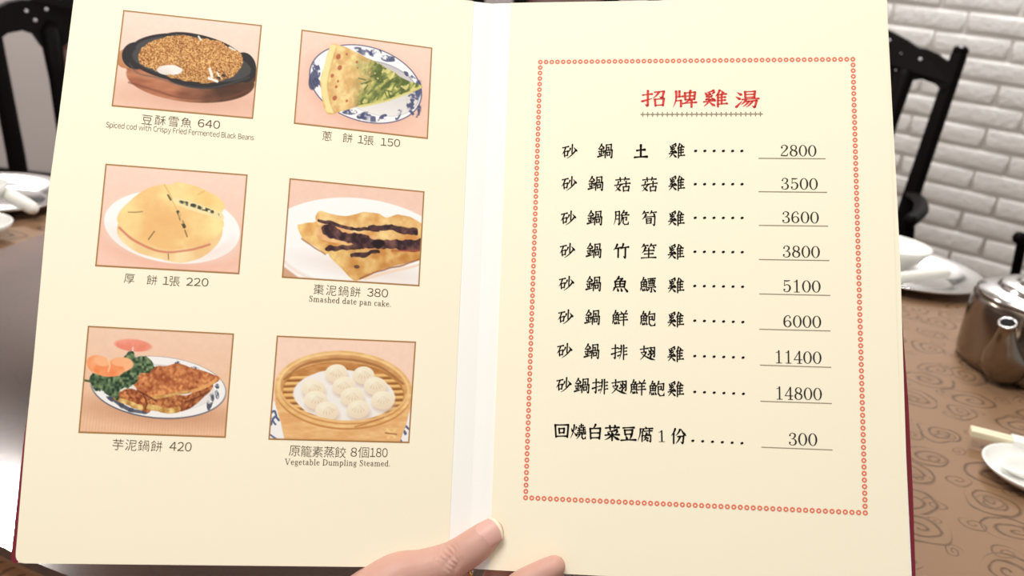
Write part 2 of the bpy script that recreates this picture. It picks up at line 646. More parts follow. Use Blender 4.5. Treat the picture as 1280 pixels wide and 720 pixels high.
    for x, z in dots:
        bm = bmesh.new()
        add_lathe(bm, [(0, -.0024), (.0028, -.002), (.0042, 0), (.0028, .002), (0, .0024)], 10)
        bmesh.ops.rotate(bm, verts=bm.verts, matrix=Matrix.Rotation(math.pi / 2, 3, 'X'))
        bmesh.ops.translate(bm, verts=bm.verts, vec=(x, lean(z) + .012 * (1 - (x / .24) ** 2) - .0152, z))
        obj('inlay_dot', bm, M_INLAY, c, True)
    return t


def place_chair(o, phi, rho, sc, label, at=None):
    """phi: bearing of the chair seen from the table's middle, clockwise from +y."""
    a = math.radians(phi)
    p = at or (TC[0] + rho * math.sin(a), TC[1] + rho * math.cos(a))
    o.location = (p[0], p[1], 0)
    o.rotation_euler = (0, 0, -a)
    o.scale = (sc, sc, sc)
    o['label'] = label
    o['group'] = 'dark wooden chairs around the round table'


ch = make_chair(True, .134)
place_chair(ch, 30, 0, 1.012, 'dark wooden armchair against white brick, its post right of the menu', (.655, 2.04))
c2 = make_chair(False)
place_chair(c2, -46, 0, 0.925, 'dark wooden chair standing before the plain grey wall', (-.865, 1.853))
c3 = copy_tree(c2)
place_chair(c3, 0, 0, 1.012, 'dark wooden chair behind the menu fold, only its back glimpsed above', (.055, 2.36))
c3.scale.z = 1.13
c4 = copy_tree(ch)
place_chair(c4, 60.5, 0, 1.0, 'dark wooden armchair behind the steel teapot, cut by the photo edge', (1.33, 1.57))

# ------------------------------------------------------------------ tableware
def on_table(u, v, z=TZ):
    k = ray(u, v)
    return EYE + k * ((z - CAM_H) / k[2])


def charger(u, v, r, label):
    p = on_table(u, v)
    bm = bmesh.new()
    add_lathe(bm, [(0, .0), (r * .62, .0), (r * .66, .003), (r * .8, .011), (r * .985, .0155), (r, .0165), (r * 1.0, .0185), (r * .985, .0185),
                   (r * .8, .014), (r * .66, .0065), (r * .6, .004), (0, .004)], 64)
    o = obj('charger_plate', bm, M_STEEL_BRIGHT, None, True, p)
    tag(o, label, 'plate', 'steel charger plates')
    return p


def bowl(u, v, r, h, label, z=TZ, name='bowl', pos=None):
    p = np.array(pos) if pos is not None else on_table(u, v, z)
    t = .0028
    bm = bmesh.new()
    add_lathe(bm, [(0, .003), (r * .42, .003), (r * .42, 0), (r * .5, 0), (r * .52, .004), (r * .75, h * .38), (r * .93, h * .78), (r, h), (r - t * .5, h + .001),
                   (r - t, h), (r * .9 - t, h * .76), (r * .7 - t, h * .4), (r * .45, .009), (0, .007)], 56)
    o = obj(name, bm, M_PORCELAIN, None, True, p)
    tag(o, label, 'bowl', 'white porcelain bowls and dishes')
    return o


def towel(p0, p1, r, label):
    p0, p1 = np.array(p0), np.array(p1)
    c = (p0 + p1) / 2
    bm = bmesh.new()
    add_tube(bm, [p0 - c, (p0 - c) * .5, (p1 - c) * .5, p1 - c], [r * .93, r, r, r * .93], 20, 3)
    d = (p1 - p0) / np.linalg.norm(p1 - p0)
    o = obj('rolled_towel', bm, M_TOWEL, None, True, c)
    tag(o, label, 'towel', 'rolled white towels on the chargers')
    # the rolled end: a spiral ridge
    side = np.cross(d, [0, 0, 1.0])
    side /= np.linalg.norm(side)
    pts = [p1 - c + d * (r * .62) + (side * math.cos(a) + np.array([0, 0, 1]) * math.sin(a)) * r * .62 * a / 15 for a in np.linspace(2, 15, 50)]
    bm = bmesh.new()
    add_tube(bm, pts, r * .07, 6, 1)
    obj('rolled_edge', bm, M_TOWEL, o, True)
    return o


pr = charger(1120, 344, .128, 'steel charger plate right of the menu, with towel and white bowl')
bowl(0, 0, .062, .040, 'white bowl set on the steel charger right of the menu', pos=(pr[0] - .010, pr[1] + .022, TZ + .0062))
a = on_table(1124, 347, TZ + .02)
b = on_table(1182, 341, TZ + .02)
towel(a, b, .0088, 'rolled white towel on the steel charger right of the menu')
pl = charger(-8, 253, .108, 'steel charger plate at the table edge left of the menu')
a = on_table(4, 240, TZ + .021)
b = on_table(40, 260, TZ + .021)
towel(a, b, .0095, 'rolled white towel slanting across the left steel charger')
bowl(0, 0, .038, .034, 'small white bowl on the left steel charger beside the towel', pos=(pl[0] + .004, pl[1] - .04, TZ + .0052), name='small_bowl')
bowl(-28, 303, .042, .028, 'white sauce dish on bare cloth below the left charger', name='sauce_dish')
p = on_table(1290, 604)
bowl(0, 0, .047, .015, 'white dish on swirl cloth at the lower right, holding a spoon', pos=p, name='sauce_dish')

# porcelain spoon lying in the near dish
t = thing('soup_spoon', 'white porcelain spoon resting in the dish at lower right', 'spoon', (p[0], p[1], p[2] + .0135))
bm = bmesh.new()
prof = []
n = 28
rings = []
for (s, z) in ((0, -.0085), (.4, -.0075), (.75, -.003), (1.0, .006), (.94, .0065), (.7, -.0012), (.35, -.0052), (0, -.006)):
    if s == 0:
        rings.append([bm.verts.new((0, 0, z))])
    else:
        rings.append([bm.verts.new((.030 * s * math.cos(2 * math.pi * i / n) - .004, .021 * s * math.sin(2 * math.pi * i / n), z + (.004 * math.cos(2 * math.pi * i / n) if s > .9 else 0))) for i in range(n)])
for a_, b_ in zip(rings, rings[1:]):
    for i in range(n):
        j = (i + 1) % n
        if len(a_) == 1:
            bm.faces.new((a_[0], b_[j], b_[i]))
        elif len(b_) == 1:
            bm.faces.new((a_[i], a_[j], b_[0]))
        else:
            bm.faces.new((a_[i], a_[j], b_[j], b_[i]))
obj('spoon_bowl', bm, M_PORCELAIN, t, True)
bm = bmesh.new()
add_tube(bm, catmull([(.022, 0, .008), (.04, 0, .018), (.06, 0, .03), (.085, 0, .038)], 14), [.006] * 14, 12, 3, (1.3, .55))
obj('spoon_handle', bm, M_PORCELAIN, t, True)

# chopsticks in a paper sleeve
z_ch = TZ + .0155
A = on_table(1213, 538.5, z_ch)
B = on_table(1282, 555.5, z_ch)
d = (B - A) / np.linalg.norm(B - A)
B2 = A + d * .235
sd = np.array([-d[1], d[0], 0])
for k, lab in ((-1, 'ivory chopstick nearer the dish, its square end out of the paper sleeve'), (1, 'ivory chopstick farther from the dish, half in the paper sleeve')):
    bm = bmesh.new()
    w, tp = .0034, .0022
    q0, q1 = A + sd * k * .0036, B2 + sd * k * .0036
    vs = []
    for q, h in ((q0, w), (q1, tp)):
        vs.append([bm.verts.new(q - A + sd * h * x + np.array([0, 0, h * y])) for x, y in ((-1, -1), (1, -1), (1, 1), (-1, 1))])
    for i in range(4):
        j = (i + 1) % 4
        bm.faces.new((vs[0][i], vs[0][j], vs[1][j], vs[1][i]))
    bm.faces.new(vs[0][::-1])
    bm.faces.new(vs[1])
    bmesh.ops.bevel(bm, geom=list(bm.edges), offset=.0006, segments=2, affect='EDGES')
    tag(obj('chopstick', bm, M_IVORY, None, False, A), lab, 'chopstick', 'pair of ivory chopsticks')
bm = bmesh.new()
s0, s1 = A + d * .037, A + d * .20
vs = []
for q in (s0, s1):
    vs.append([bm.verts.new(q - A + sd * x + np.array([0, 0, y])) for x, y in ((-.0080, -.0042), (.0080, -.0042), (.0080, .0042), (-.0080, .0042))])
    vs.append([bm.verts.new(q - A + sd * x + np.array([0, 0, y])) for x, y in ((-.0075, -.0037), (.0075, -.0037), (.0075, .0037), (-.0075, .0037))])
for i in range(4):
    j = (i + 1) % 4
    bm.faces.new((vs[0][i], vs[0][j], vs[2][j], vs[2][i]))
    bm.faces.new((vs[1][j], vs[1][i], vs[3][i], vs[3][j]))
    bm.faces.new((vs[0][j], vs[0][i], vs[1][i], vs[1][j]))
    bm.faces.new((vs[2][i], vs[2][j], vs[3][j], vs[3][i]))
tag(obj('paper_sleeve', bm, M_PORCELAIN, None, False, A), 'white paper sleeve around the pair of ivory chopsticks', 'chopstick sleeve')
bm = bmesh.new()
add_box(bm, (-.02, -.008, 0), (.02, .008, .0112), .004, 3)
o = obj('chopstick_rest', bm, M_PORCELAIN, None, True, tuple((A + d * .12) * np.array([1, 1, 0]) + np.array([0, 0, TZ])))
o.rotation_euler = (0, 0, math.atan2(sd[1], sd[0]))
tag(o, 'white porcelain rest under the chopsticks', 'chopstick rest')

# steel teapot, its spout towards the guest
TP = on_table(1287, 462)
t = thing('teapot', 'stainless steel teapot with a pear shaped spout on the swirl cloth', 'teapot', TP)
bm = bmesh.new()
add_lathe(bm, [(0, .0008), (.076, .0008), (.083, .003), (.0868, .009), (.0875, .018), (.0875, .04), (.0873, .062), (.0870, .078), (.0862, .0845), (.084, .088), (.080, .0892), (.0765, .087), (0, .087)], 72)
obj('body', bm, M_STEEL, t, True)
bm = bmesh.new()
add_lathe(bm, [(.077, .0892), (.0835, .0896), (.0842, .0915), (.082, .0935), (.069, .0975), (.063, .0982), (.061, .0995), (.0605, .1028), (.0585, .1048), (.048, .1066), (.0425, .1072), (.0415, .109), (.039, .1112),
               (.029, .1155), (.016, .1185), (0, .1195)], 64)
lid = obj('lid', bm, M_STEEL_BRIGHT, t, True)
bm = bmesh.new()
add_lathe(bm, [(0, .119), (.004, .119), (.004, .122), (.0075, .124), (.0085, .128), (.006, .1315), (0, .132)], 20)
obj('lid_knob', bm, M_WOOD, lid, True)
dv = np.array([-TP[0], -TP[1], 0.0])
dv /= np.linalg.norm(dv)
lf = np.array([dv[1], -dv[0], 0.0])
if lf[0] > 0:
    lf = -lf
sd_ = dv + .30 * lf
sd_ /= np.linalg.norm(sd_)
Z = np.array([0, 0, 1.0])
path = catmull([tuple(sd_ * .074 + Z * .027) + (.0245,), tuple(sd_ * .090 + Z * .030) + (.0262,), tuple(sd_ * .102 + Z * .041) + (.0218,), tuple(sd_ * .111 + Z * .058) + (.0138,), tuple(sd_ * .117 + Z * .075) + (.0088,), tuple(sd_ * .1205 + Z * .083) + (.0082,)], 30)
bm = bmesh.new()
add_tube(bm, path[:, :3], path[:, 3], 24, 0)
sp = obj('spout', bm, M_STEEL, t, True)
bm = bmesh.new()
ax = path[-1, :3] - path[-3, :3]
ax /= np.linalg.norm(ax)
s1_ = np.cross(ax, [0, 0, 1.0])
s1_ /= np.linalg.norm(s1_)
s2_ = np.cross(s1_, ax)
rr_ = [path[-1, :3] + .0088 * (math.cos(a) * s1_ + math.sin(a) * s2_) + ax * .0006 for a in np.linspace(0, 2 * math.pi, 33)]
add_tube(bm, rr_, .0014, 8, 0)
obj('spout_lip', bm, M_STEEL_BRIGHT, sp, True)
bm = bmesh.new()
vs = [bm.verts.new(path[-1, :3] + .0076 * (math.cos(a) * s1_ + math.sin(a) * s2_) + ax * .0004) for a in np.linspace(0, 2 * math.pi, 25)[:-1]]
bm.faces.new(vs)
obj('spout_shade_disc', bm, M_BLACKHOLE, sp)  # flat black disc at the spout's mouth, coloured as the shade inside
hd = -sd_
pts = catmull([tuple(hd * .083 + Z * .082), tuple(hd * .112 + Z * .090), tuple(hd * .128 + Z * .072), tuple(hd * .124 + Z * .043), tuple(hd * .087 + Z * .024)], 24)
bm = bmesh.new()
add_tube(bm, pts, .0065, 12, 2, (1.3, .8))
obj('handle', bm, M_STEEL, t, True)

# ------------------------------------------------------------------ the open menu: two page planes that meet at the fold
# each page plane: columns x (to the right), y (down the page), n (away from the reader); measured in the camera's frame, then put in the room
CAMM = np.stack([RIGHT, DOWN, FWD], axis=1)
PL_R = np.array([[0.98255, -0.04067, -0.18147], [0.0658, 0.98871, 0.13464], [0.17395, -0.14424, 0.97414]])
PL_T = np.array([-0.20505, -0.14639, 0.46304])
PR_R = np.array([[0.99412, -0.03359, 0.10291], [0.0182, 0.98898, 0.14693], [-0.10671, -0.1442, 0.98378]])
PR_T = np.array([0.01548, -0.12666, 0.49325])


class Page:
    def __init__(self, R, T):
        self.R, self.T = R, T
        self.A = CAMM @ R
        self.o = EYE + CAMM @ T

    def loc(self, u, v):
        """Page coordinates (metres) under a photo position."""
        d = np.array([(u - 640) / FPX, (v - 360) / FPX, 1.0])
        n = self.R[:, 2]
        return (self.R.T @ (d * (n @ self.T) / (n @ d) - self.T))[:2]

    def depth(self, u, v):
        d = np.array([(u - 640) / FPX, (v - 360) / FPX, 1.0])
        n = self.R[:, 2]
        return (n @ self.T) / (n @ d)

    def at(self, x, y, h=0.0):
        """World point; h > 0 lifts it towards the reader."""
        return self.o + self.A @ np.array([x, y, -h])


LP, RP = Page(PL_R, PL_T), Page(PR_R, PR_T)
MENU_O = (LP.at(*LP.loc(586, 712)) + RP.at(*RP.loc(586, 712))) / 2
menu = thing('menu', 'open maroon menu held up, cream pages of dishes and prices', 'menu', MENU_O)


def flat(page, polys, h):
    """polys: list of lists of page (x, y); returns verts, faces relative to the menu's base."""
    V, F = [], []
    for pl in polys:
        b = len(V)
        V += [page.at(x, y, h) - MENU_O for x, y in pl]
        F.append(tuple(range(b + len(pl) - 1, b - 1, -1)))
    return V, F


def slab(name, page, outline, h_top, h_bot, m, parent, bevel=0.0):
    bm = bmesh.new()
    a = [bm.verts.new(page.at(x, y, h_top) - MENU_O) for x, y in outline]
    b = [bm.verts.new(page.at(x, y, h_bot) - MENU_O) for x, y in outline]
    n = len(outline)
    bm.faces.new(a[::-1])
    bm.faces.new(b)
    for i in range(n):
        j = (i + 1) % n
        bm.faces.new((a[i], a[j], b[j], b[i]))
    return obj(name, bm, m, parent)


def corner(p, q, r, rad, n=6):
    """Round the outline's corner q between p and r."""
    p, q, r = map(np.array, (p, q, r))
    d1, d2 = (p - q) / np.linalg.norm(p - q), (r - q) / np.linalg.norm(r - q)
    s, e = q + d1 * rad, q + d2 * rad
    return [tuple((1 - t) ** 2 * s + 2 * t * (1 - t) * q + t * t * e) for t in np.linspace(0, 1, n)]


def paper(name, col):
    m = mat(name, col, 0.62, spec=0.25, noise=(14, 0.012), bump=(420, 0.06, 0.0006))
    return m


M_PAGE = paper('cream_paper', srgb(251, 244, 221))
M_STRIP = paper('white_hinge_paper', srgb(250, 250, 247))
M_COVER = mat('maroon_leatherette', srgb(120, 28, 44), 0.4, bump=(500, 0.3, 0.0008))
M_INK = mat('black_ink', srgb(24, 20, 18), 0.7, spec=0.1)
M_INKB = mat('brown_grey_ink', srgb(92, 74, 60), 0.7, spec=0.1)
M_INKN = mat('charcoal_ink', srgb(58, 52, 46), 0.7, spec=0.1)
M_RED = mat('red_ink', srgb(222, 76, 72), 0.7, spec=0.1)
M_CORAL = mat('coral_ink', srgb(232, 126, 102), 0.7, spec=0.1)
M_RULE = mat('grey_rule_ink', srgb(150, 140, 122), 0.7, spec=0.1)
M_BRASS = mat('brass', srgb(226, 190, 110), 0.25, metal=1.0)

# fold lines
fold_t, fold_b = (615.5, 4.8), (586.0, 712.5)
ls_t, ls_b = (592.0, 1.0), (559.5, 712.0)
rs_t, rs_b = (638.3, 4.3), (611.3, 712.5)


def ext(p, q, f):
    return (p[0] + (q[0] - p[0]) * f, p[1] + (q[1] - p[1]) * f)


L_TOP, L_BOT = LP.loc(600, 2.5)[1], LP.loc(440, 708.5)[1]
R_TOP, R_BOT = RP.loc(700, 2.6)[1], RP.loc(680, 716)[1]
# outer edges, as seen, down each page
le = [LP.loc(u, v) for u, v in ((92, 0), (73, 150), (60.5, 240), (50.5, 355), (41, 460), (32, 545), (24, 640), (20.0, 692))]
re = [RP.loc(u, v) for u, v in ((1108.5, 0), (1114.5, 120), (1120, 220), (1125.5, 330), (1128, 420), (1130.5, 500), (1134, 610), (1137.5, 720))]
le = [(le[0][0] + .0008, L_TOP)] + [tuple(p) for p in le]
re = [(re[0][0] - .0004, R_TOP)] + [tuple(p) for p in re]
lx = lambda y: LP.loc(*ext(ls_t, ls_b, 0))[0] + (LP.loc(*ls_b)[0] - LP.loc(*ls_t)[0]) * (y - LP.loc(*ls_t)[1]) / (LP.loc(*ls_b)[1] - LP.loc(*ls_t)[1])
rx = lambda y: RP.loc(*rs_t)[0] + (RP.loc(*rs_b)[0] - RP.loc(*rs_t)[0]) * (y - RP.loc(*rs_t)[1]) / (RP.loc(*rs_b)[1] - RP.loc(*rs_t)[1])
fx_l = lambda y: LP.loc(*fold_t)[0] + (LP.loc(*fold_b)[0] - LP.loc(*fold_t)[0]) * (y - LP.loc(*fold_t)[1]) / (LP.loc(*fold_b)[1] - LP.loc(*fold_t)[1])
fx_r = lambda y: RP.loc(*fold_t)[0] + (RP.loc(*fold_b)[0] - RP.loc(*fold_t)[0]) * (y - RP.loc(*fold_t)[1]) / (RP.loc(*fold_b)[1] - RP.loc(*fold_t)[1])

out_l = corner((lx(L_TOP), L_TOP), le[0], le[1], .003) + le[1:-1] + corner(le[-2], (le[-1][0], L_BOT), (lx(L_BOT), L_BOT), .0045) + [(lx(L_BOT), L_BOT), (lx(L_TOP), L_TOP)]
out_r = [(rx(R_TOP), R_TOP), (rx(R_BOT), R_BOT)] + corner((rx(R_BOT), R_BOT), (re[-1][0], R_BOT), re[-2], .0035) + re[-2:0:-1] + corner(re[1], re[0], (rx(R_TOP), R_TOP), .003)
page_l = slab('left_page', LP, out_l, 0.0, -0.0009, M_PAGE, menu)
page_r = slab('right_page', RP, out_r[::-1], 0.0, -0.0009, M_PAGE, menu)
page_l['label'] = 'cream page printed with six dish photographs'
page_r['label'] = 'cream page printed with a red bordered price list'
# further leaves under each page, a hair wider towards the foot
und_r = [(rx(R_TOP), R_TOP)] + [(rx(R_BOT), R_BOT)] + [(re[-1][0] + .0013, R_BOT), (re[-2][0] + .0006, re[-2][1])] + re[-3:0:-1] + [re[0]]
slab('under_leaves', RP, und_r[::-1], -0.0011, -0.0024, M_STRIP, menu)
und_l = [(p[0] + .0004, p[1]) for p in le[:-1]] + [(le[-1][0] + .001, L_BOT), (lx(L_BOT), L_BOT), (lx(L_TOP), L_TOP)]
slab('under_leaves', LP, und_l, -0.0011, -0.0024, M_STRIP, menu)
# white hinge strip in the fold
bm = bmesh.new()
ys = np.linspace(0, 1, 9)
rows = []
for f in ys:
    yl = L_TOP + (L_BOT - L_TOP) * f
    yr = R_TOP + (R_BOT - R_TOP) * f
    m_ = (LP.at(fx_l(yl), yl, -.0004) + RP.at(fx_r(yr), yr, -.0004)) / 2
    rows.append([LP.at(lx(yl) - .0012, yl, -.00045), LP.at((lx(yl) + fx_l(yl)) / 2, yl, -.0003), m_, RP.at((rx(yr) + fx_r(yr)) / 2, yr, -.0003), RP.at(rx(yr) + .0012, yr, -.00045)])
back_n = (LP.A[:, 2] + RP.A[:, 2]) / 2
g = [[bm.verts.new(p - MENU_O) for p in r] for r in rows]
g2 = [[bm.verts.new(p - MENU_O + back_n * .0004) for p in r] for r in rows]
for i in range(8):
    for j in range(4):
        bm.faces.new((g[i][j], g[i + 1][j], g[i + 1][j + 1], g[i][j + 1]))
        bm.faces.new((g2[i][j], g2[i][j + 1], g2[i + 1][j + 1], g2[i + 1][j]))
for i in range(8):
    bm.faces.new((g[i][0], g2[i][0], g2[i + 1][0], g[i + 1][0]))
    bm.faces.new((g[i][4], g[i + 1][4], g2[i + 1][4], g2[i][4]))
for j in range(4):
    bm.faces.new((g[0][j], g[0][j + 1], g2[0][j + 1], g2[0][j]))
    bm.faces.new((g[8][j], g2[8][j], g2[8][j + 1], g[8][j + 1]))
hs = obj('hinge_strip', bm, M_STRIP, menu)
hs['label'] = 'white strip down the fold'
# covers: stiff boards behind the pages, standing proud towards the foot
cv_l = [(le[0][0] + .004, L_TOP + .0016)] + [(le[3][0] + .003, le[3][1]), (le[5][0] + .0004, le[5][1]), (le[6][0] - .0016, le[6][1]), (le[-1][0] - .0029, L_BOT - .002), (le[-1][0] - .002, L_BOT + .0004)] + [(fx_l(L_BOT), L_BOT + .0006), (fx_l(L_TOP), L_TOP + .0016)]
slab('left_cover', LP, cv_l, -0.0028, -0.0052, M_COVER, menu)['label'] = 'maroon left cover board'
cv_r = [(fx_r(R_TOP), R_TOP + .0016), (fx_r(R_BOT), R_BOT + .0007)] + [(re[-1][0] + .0036, R_BOT + .0006), (re[-2][0] + .0036, re[-2][1]), (re[-3][0] + .0028, re[-3][1]), (re[-4][0] + .0014, re[-4][1]), (re[-5][0] + .0002, re[-5][1]), (re[3][0] - .003, re[3][1]), (re[0][0] - .003, R_TOP + .0016)]
slab('right_cover', RP, cv_r[::-1], -0.0028, -0.0052, M_COVER, menu)['label'] = 'maroon right cover board'
bm = bmesh.new()
pts = [(LP.at(fx_l(y), y, -.0045)) - MENU_O for y in np.linspace(L_TOP + .002, L_BOT, 12)]
add_tube(bm, pts, .0034, 12, 1)
obj('spine', bm, M_COVER, menu, True)
# a thin gilt cord that shows at the foot of the spine
bm = bmesh.new()
p0 = RP.at(*RP.loc(588, 712), .0005) - MENU_O
add_tube(bm, catmull([p0 + np.array([-.001, .002, .001]), p0 + np.array([.0, -.001, -.0005]), p0 + np.array([.0015, -.0012, -.003]), p0 + np.array([.0025, .001, -.005])], 12), .0006, 8, 2)
obj('cord', bm, M_BRASS, menu, True)['label'] = 'gilt cord at the foot of the spine'

# ------------------------------------------------------------------ lettering
_glyphs = {}


def font_glyph(c, thin):
    """Flat outline of one character: verts (x, y up, em = 1) and faces."""
    key = (c, thin)
    if key not in _glyphs:
        cu = bpy.data.curves.new('glyph', 'FONT')
        cu.body = c
        cu.size = 1.0
        cu.offset = thin
        cu.resolution_u = 4
        o = bpy.data.objects.new('glyph', cu)
        COL.objects.link(o)
        bpy.context.view_layer.update()
        me = bpy.data.meshes.new_from_object(o.evaluated_get(bpy.context.evaluated_depsgraph_get()))
        V = np.array([v.co[:2] for v in me.vertices]) if len(me.vertices) else np.zeros((0, 2))
        F = [tuple(p.vertices) for p in me.polygons]
        bpy.data.objects.remove(o)
        bpy.data.meshes.remove(me)
        bpy.data.curves.remove(cu)
        _glyphs[key] = (V, F)
    return _glyphs[key]


def brush(P, N=10):
    """P: rows (x, y, width) of one stroke; a ribbon with round ends as convex pieces."""
    P = np.array(P, float)
    out = []
    d = np.gradient(P[:, :2], axis=0)
    d /= np.linalg.norm(d, axis=1)[:, None] + 1e-9
    n = np.stack([-d[:, 1], d[:, 0]], axis=1)
    a, b = P[:, :2] + n * P[:, 2:] / 2, P[:, :2] - n * P[:, 2:] / 2
    for i in range(len(P) - 1):
        out.append([a[i], a[i + 1], b[i + 1], b[i]])
    for q in (P[0], P[-1]):
        if q[2] > 1.5:
            out.append([q[:2] + q[2] / 2 * np.array([math.cos(t), math.sin(t)]) for t in np.linspace(0, 2 * math.pi, N + 1)[:-1]])
    return out


def seg(p, q, prof, bow=0.0):
    """A stroke from p to q; prof: widths along it; bow: sideways sag as a share of its length."""
    p, q = np.array(p, float), np.array(q, float)
    n = max(6, len(prof) * 3)
    t = np.linspace(0, 1, n)
    d = q - p
    nn = np.array([-d[1], d[0]])
    xy = p + t[:, None] * d + (bow * 4 * t * (1 - t))[:, None] * nn
    w = np.interp(t, np.linspace(0, 1, len(prof)), prof)
    return np.c_[xy, w]


def strokes(code, w):
    """The brush strokes of one character in a 100 x 100 box, y down."""
    out = []
    for s in code.split(';'):
        f = s.split()
        if not f:
            continue
        k, c = f[0], [float(x) for x in f[1:]]
        pt = [(c[i], c[i + 1]) for i in range(0, len(c) - 1, 2)]
        if k == 'H':
            out += brush(seg(pt[0], pt[1], [w * .85, w * .6, w * .58, w * .75, w * 1.1], -.015))
        elif k == 'V':
            out += brush(seg(pt[0], pt[1], [w * 1.15, w * .95, w * .9, w * .95, w * .9]))
        elif k == 'P':
            out += brush(seg(pt[0], pt[1], [w * 1.15, w * .95, w * .75, w * .5, w * .15], -.065))
        elif k == 'N':
            out += brush(seg(pt[0], pt[1], [w * .35, w * .7, w * 1.1, w * 1.45, w * .25], .06))
        elif k == 'D':
            out += brush(seg(pt[0], pt[1], [w * .35, w * .9, w * 1.35]))
        elif k == 'T':
            out += brush(seg(pt[0], pt[1], [w * 1.2, w * .8, w * .3]))
        elif k == 'K':
            for i, (a, b) in enumerate(zip(pt, pt[1:])):
                if i == len(pt) - 2 and len(pt) > 3:
                    out += brush(seg(a, b, [w * 1.1, w * .7, w * .15]))
                elif abs(b[0] - a[0]) > abs(b[1] - a[1]):
                    out += brush(seg(a, b, [w * .8, w * .6, w * .7, w * 1.0]))
                else:
                    out += brush(seg(a, b, [w * 1.05, w * .95, w * .95]))
    return out


JIN = 'P 26 2 2 38;N 26 8 46 30;H 12 38 38 34;H 6 54 42 50;V 25 36 25 82;D 10 60 14 72;P 40 58 34 72;T 2 90 46 78'
YUL = 'P 22 0 6 32;K 18 16 36 14 28 28;V 6 32 8 66;K 6 32 42 28 40 64;H 8 48 40 46;V 24 31 24 62;H 8 64 40 61;P 6 74 0 90;D 16 76 18 88;D 27 74 29 86;D 38 70 44 86'
SHOU = 'H 2 28 42 22;K 24 2 24 90 22 94 12 84;T 0 66 42 50'
CAO = 'H 6 18 94 11;V 34 3 37 28;P 68 1 60 26'
ZHU = 'P 20 2 4 24;H 15 13 46 9;D 26 14 32 26;P 68 0 54 22;H 63 11 98 6;D 78 12 86 24'
JI = ('P 42 0 12 12;D 5 14 12 25;D 21 13 26 23;P 44 11 34 23;K 28 24 12 38 30 38;K 36 32 10 56 38 54;D 34 44 44 57;H 0 70 48 62;P 25 57 0 97;N 25 70 50 95;'
      'P 68 0 50 36;V 61 24 61 99;D 76 2 83 15;H 61 27 96 22;H 61 45 92 41;H 61 63 92 59;V 77 25 77 83;H 61 85 100 80')
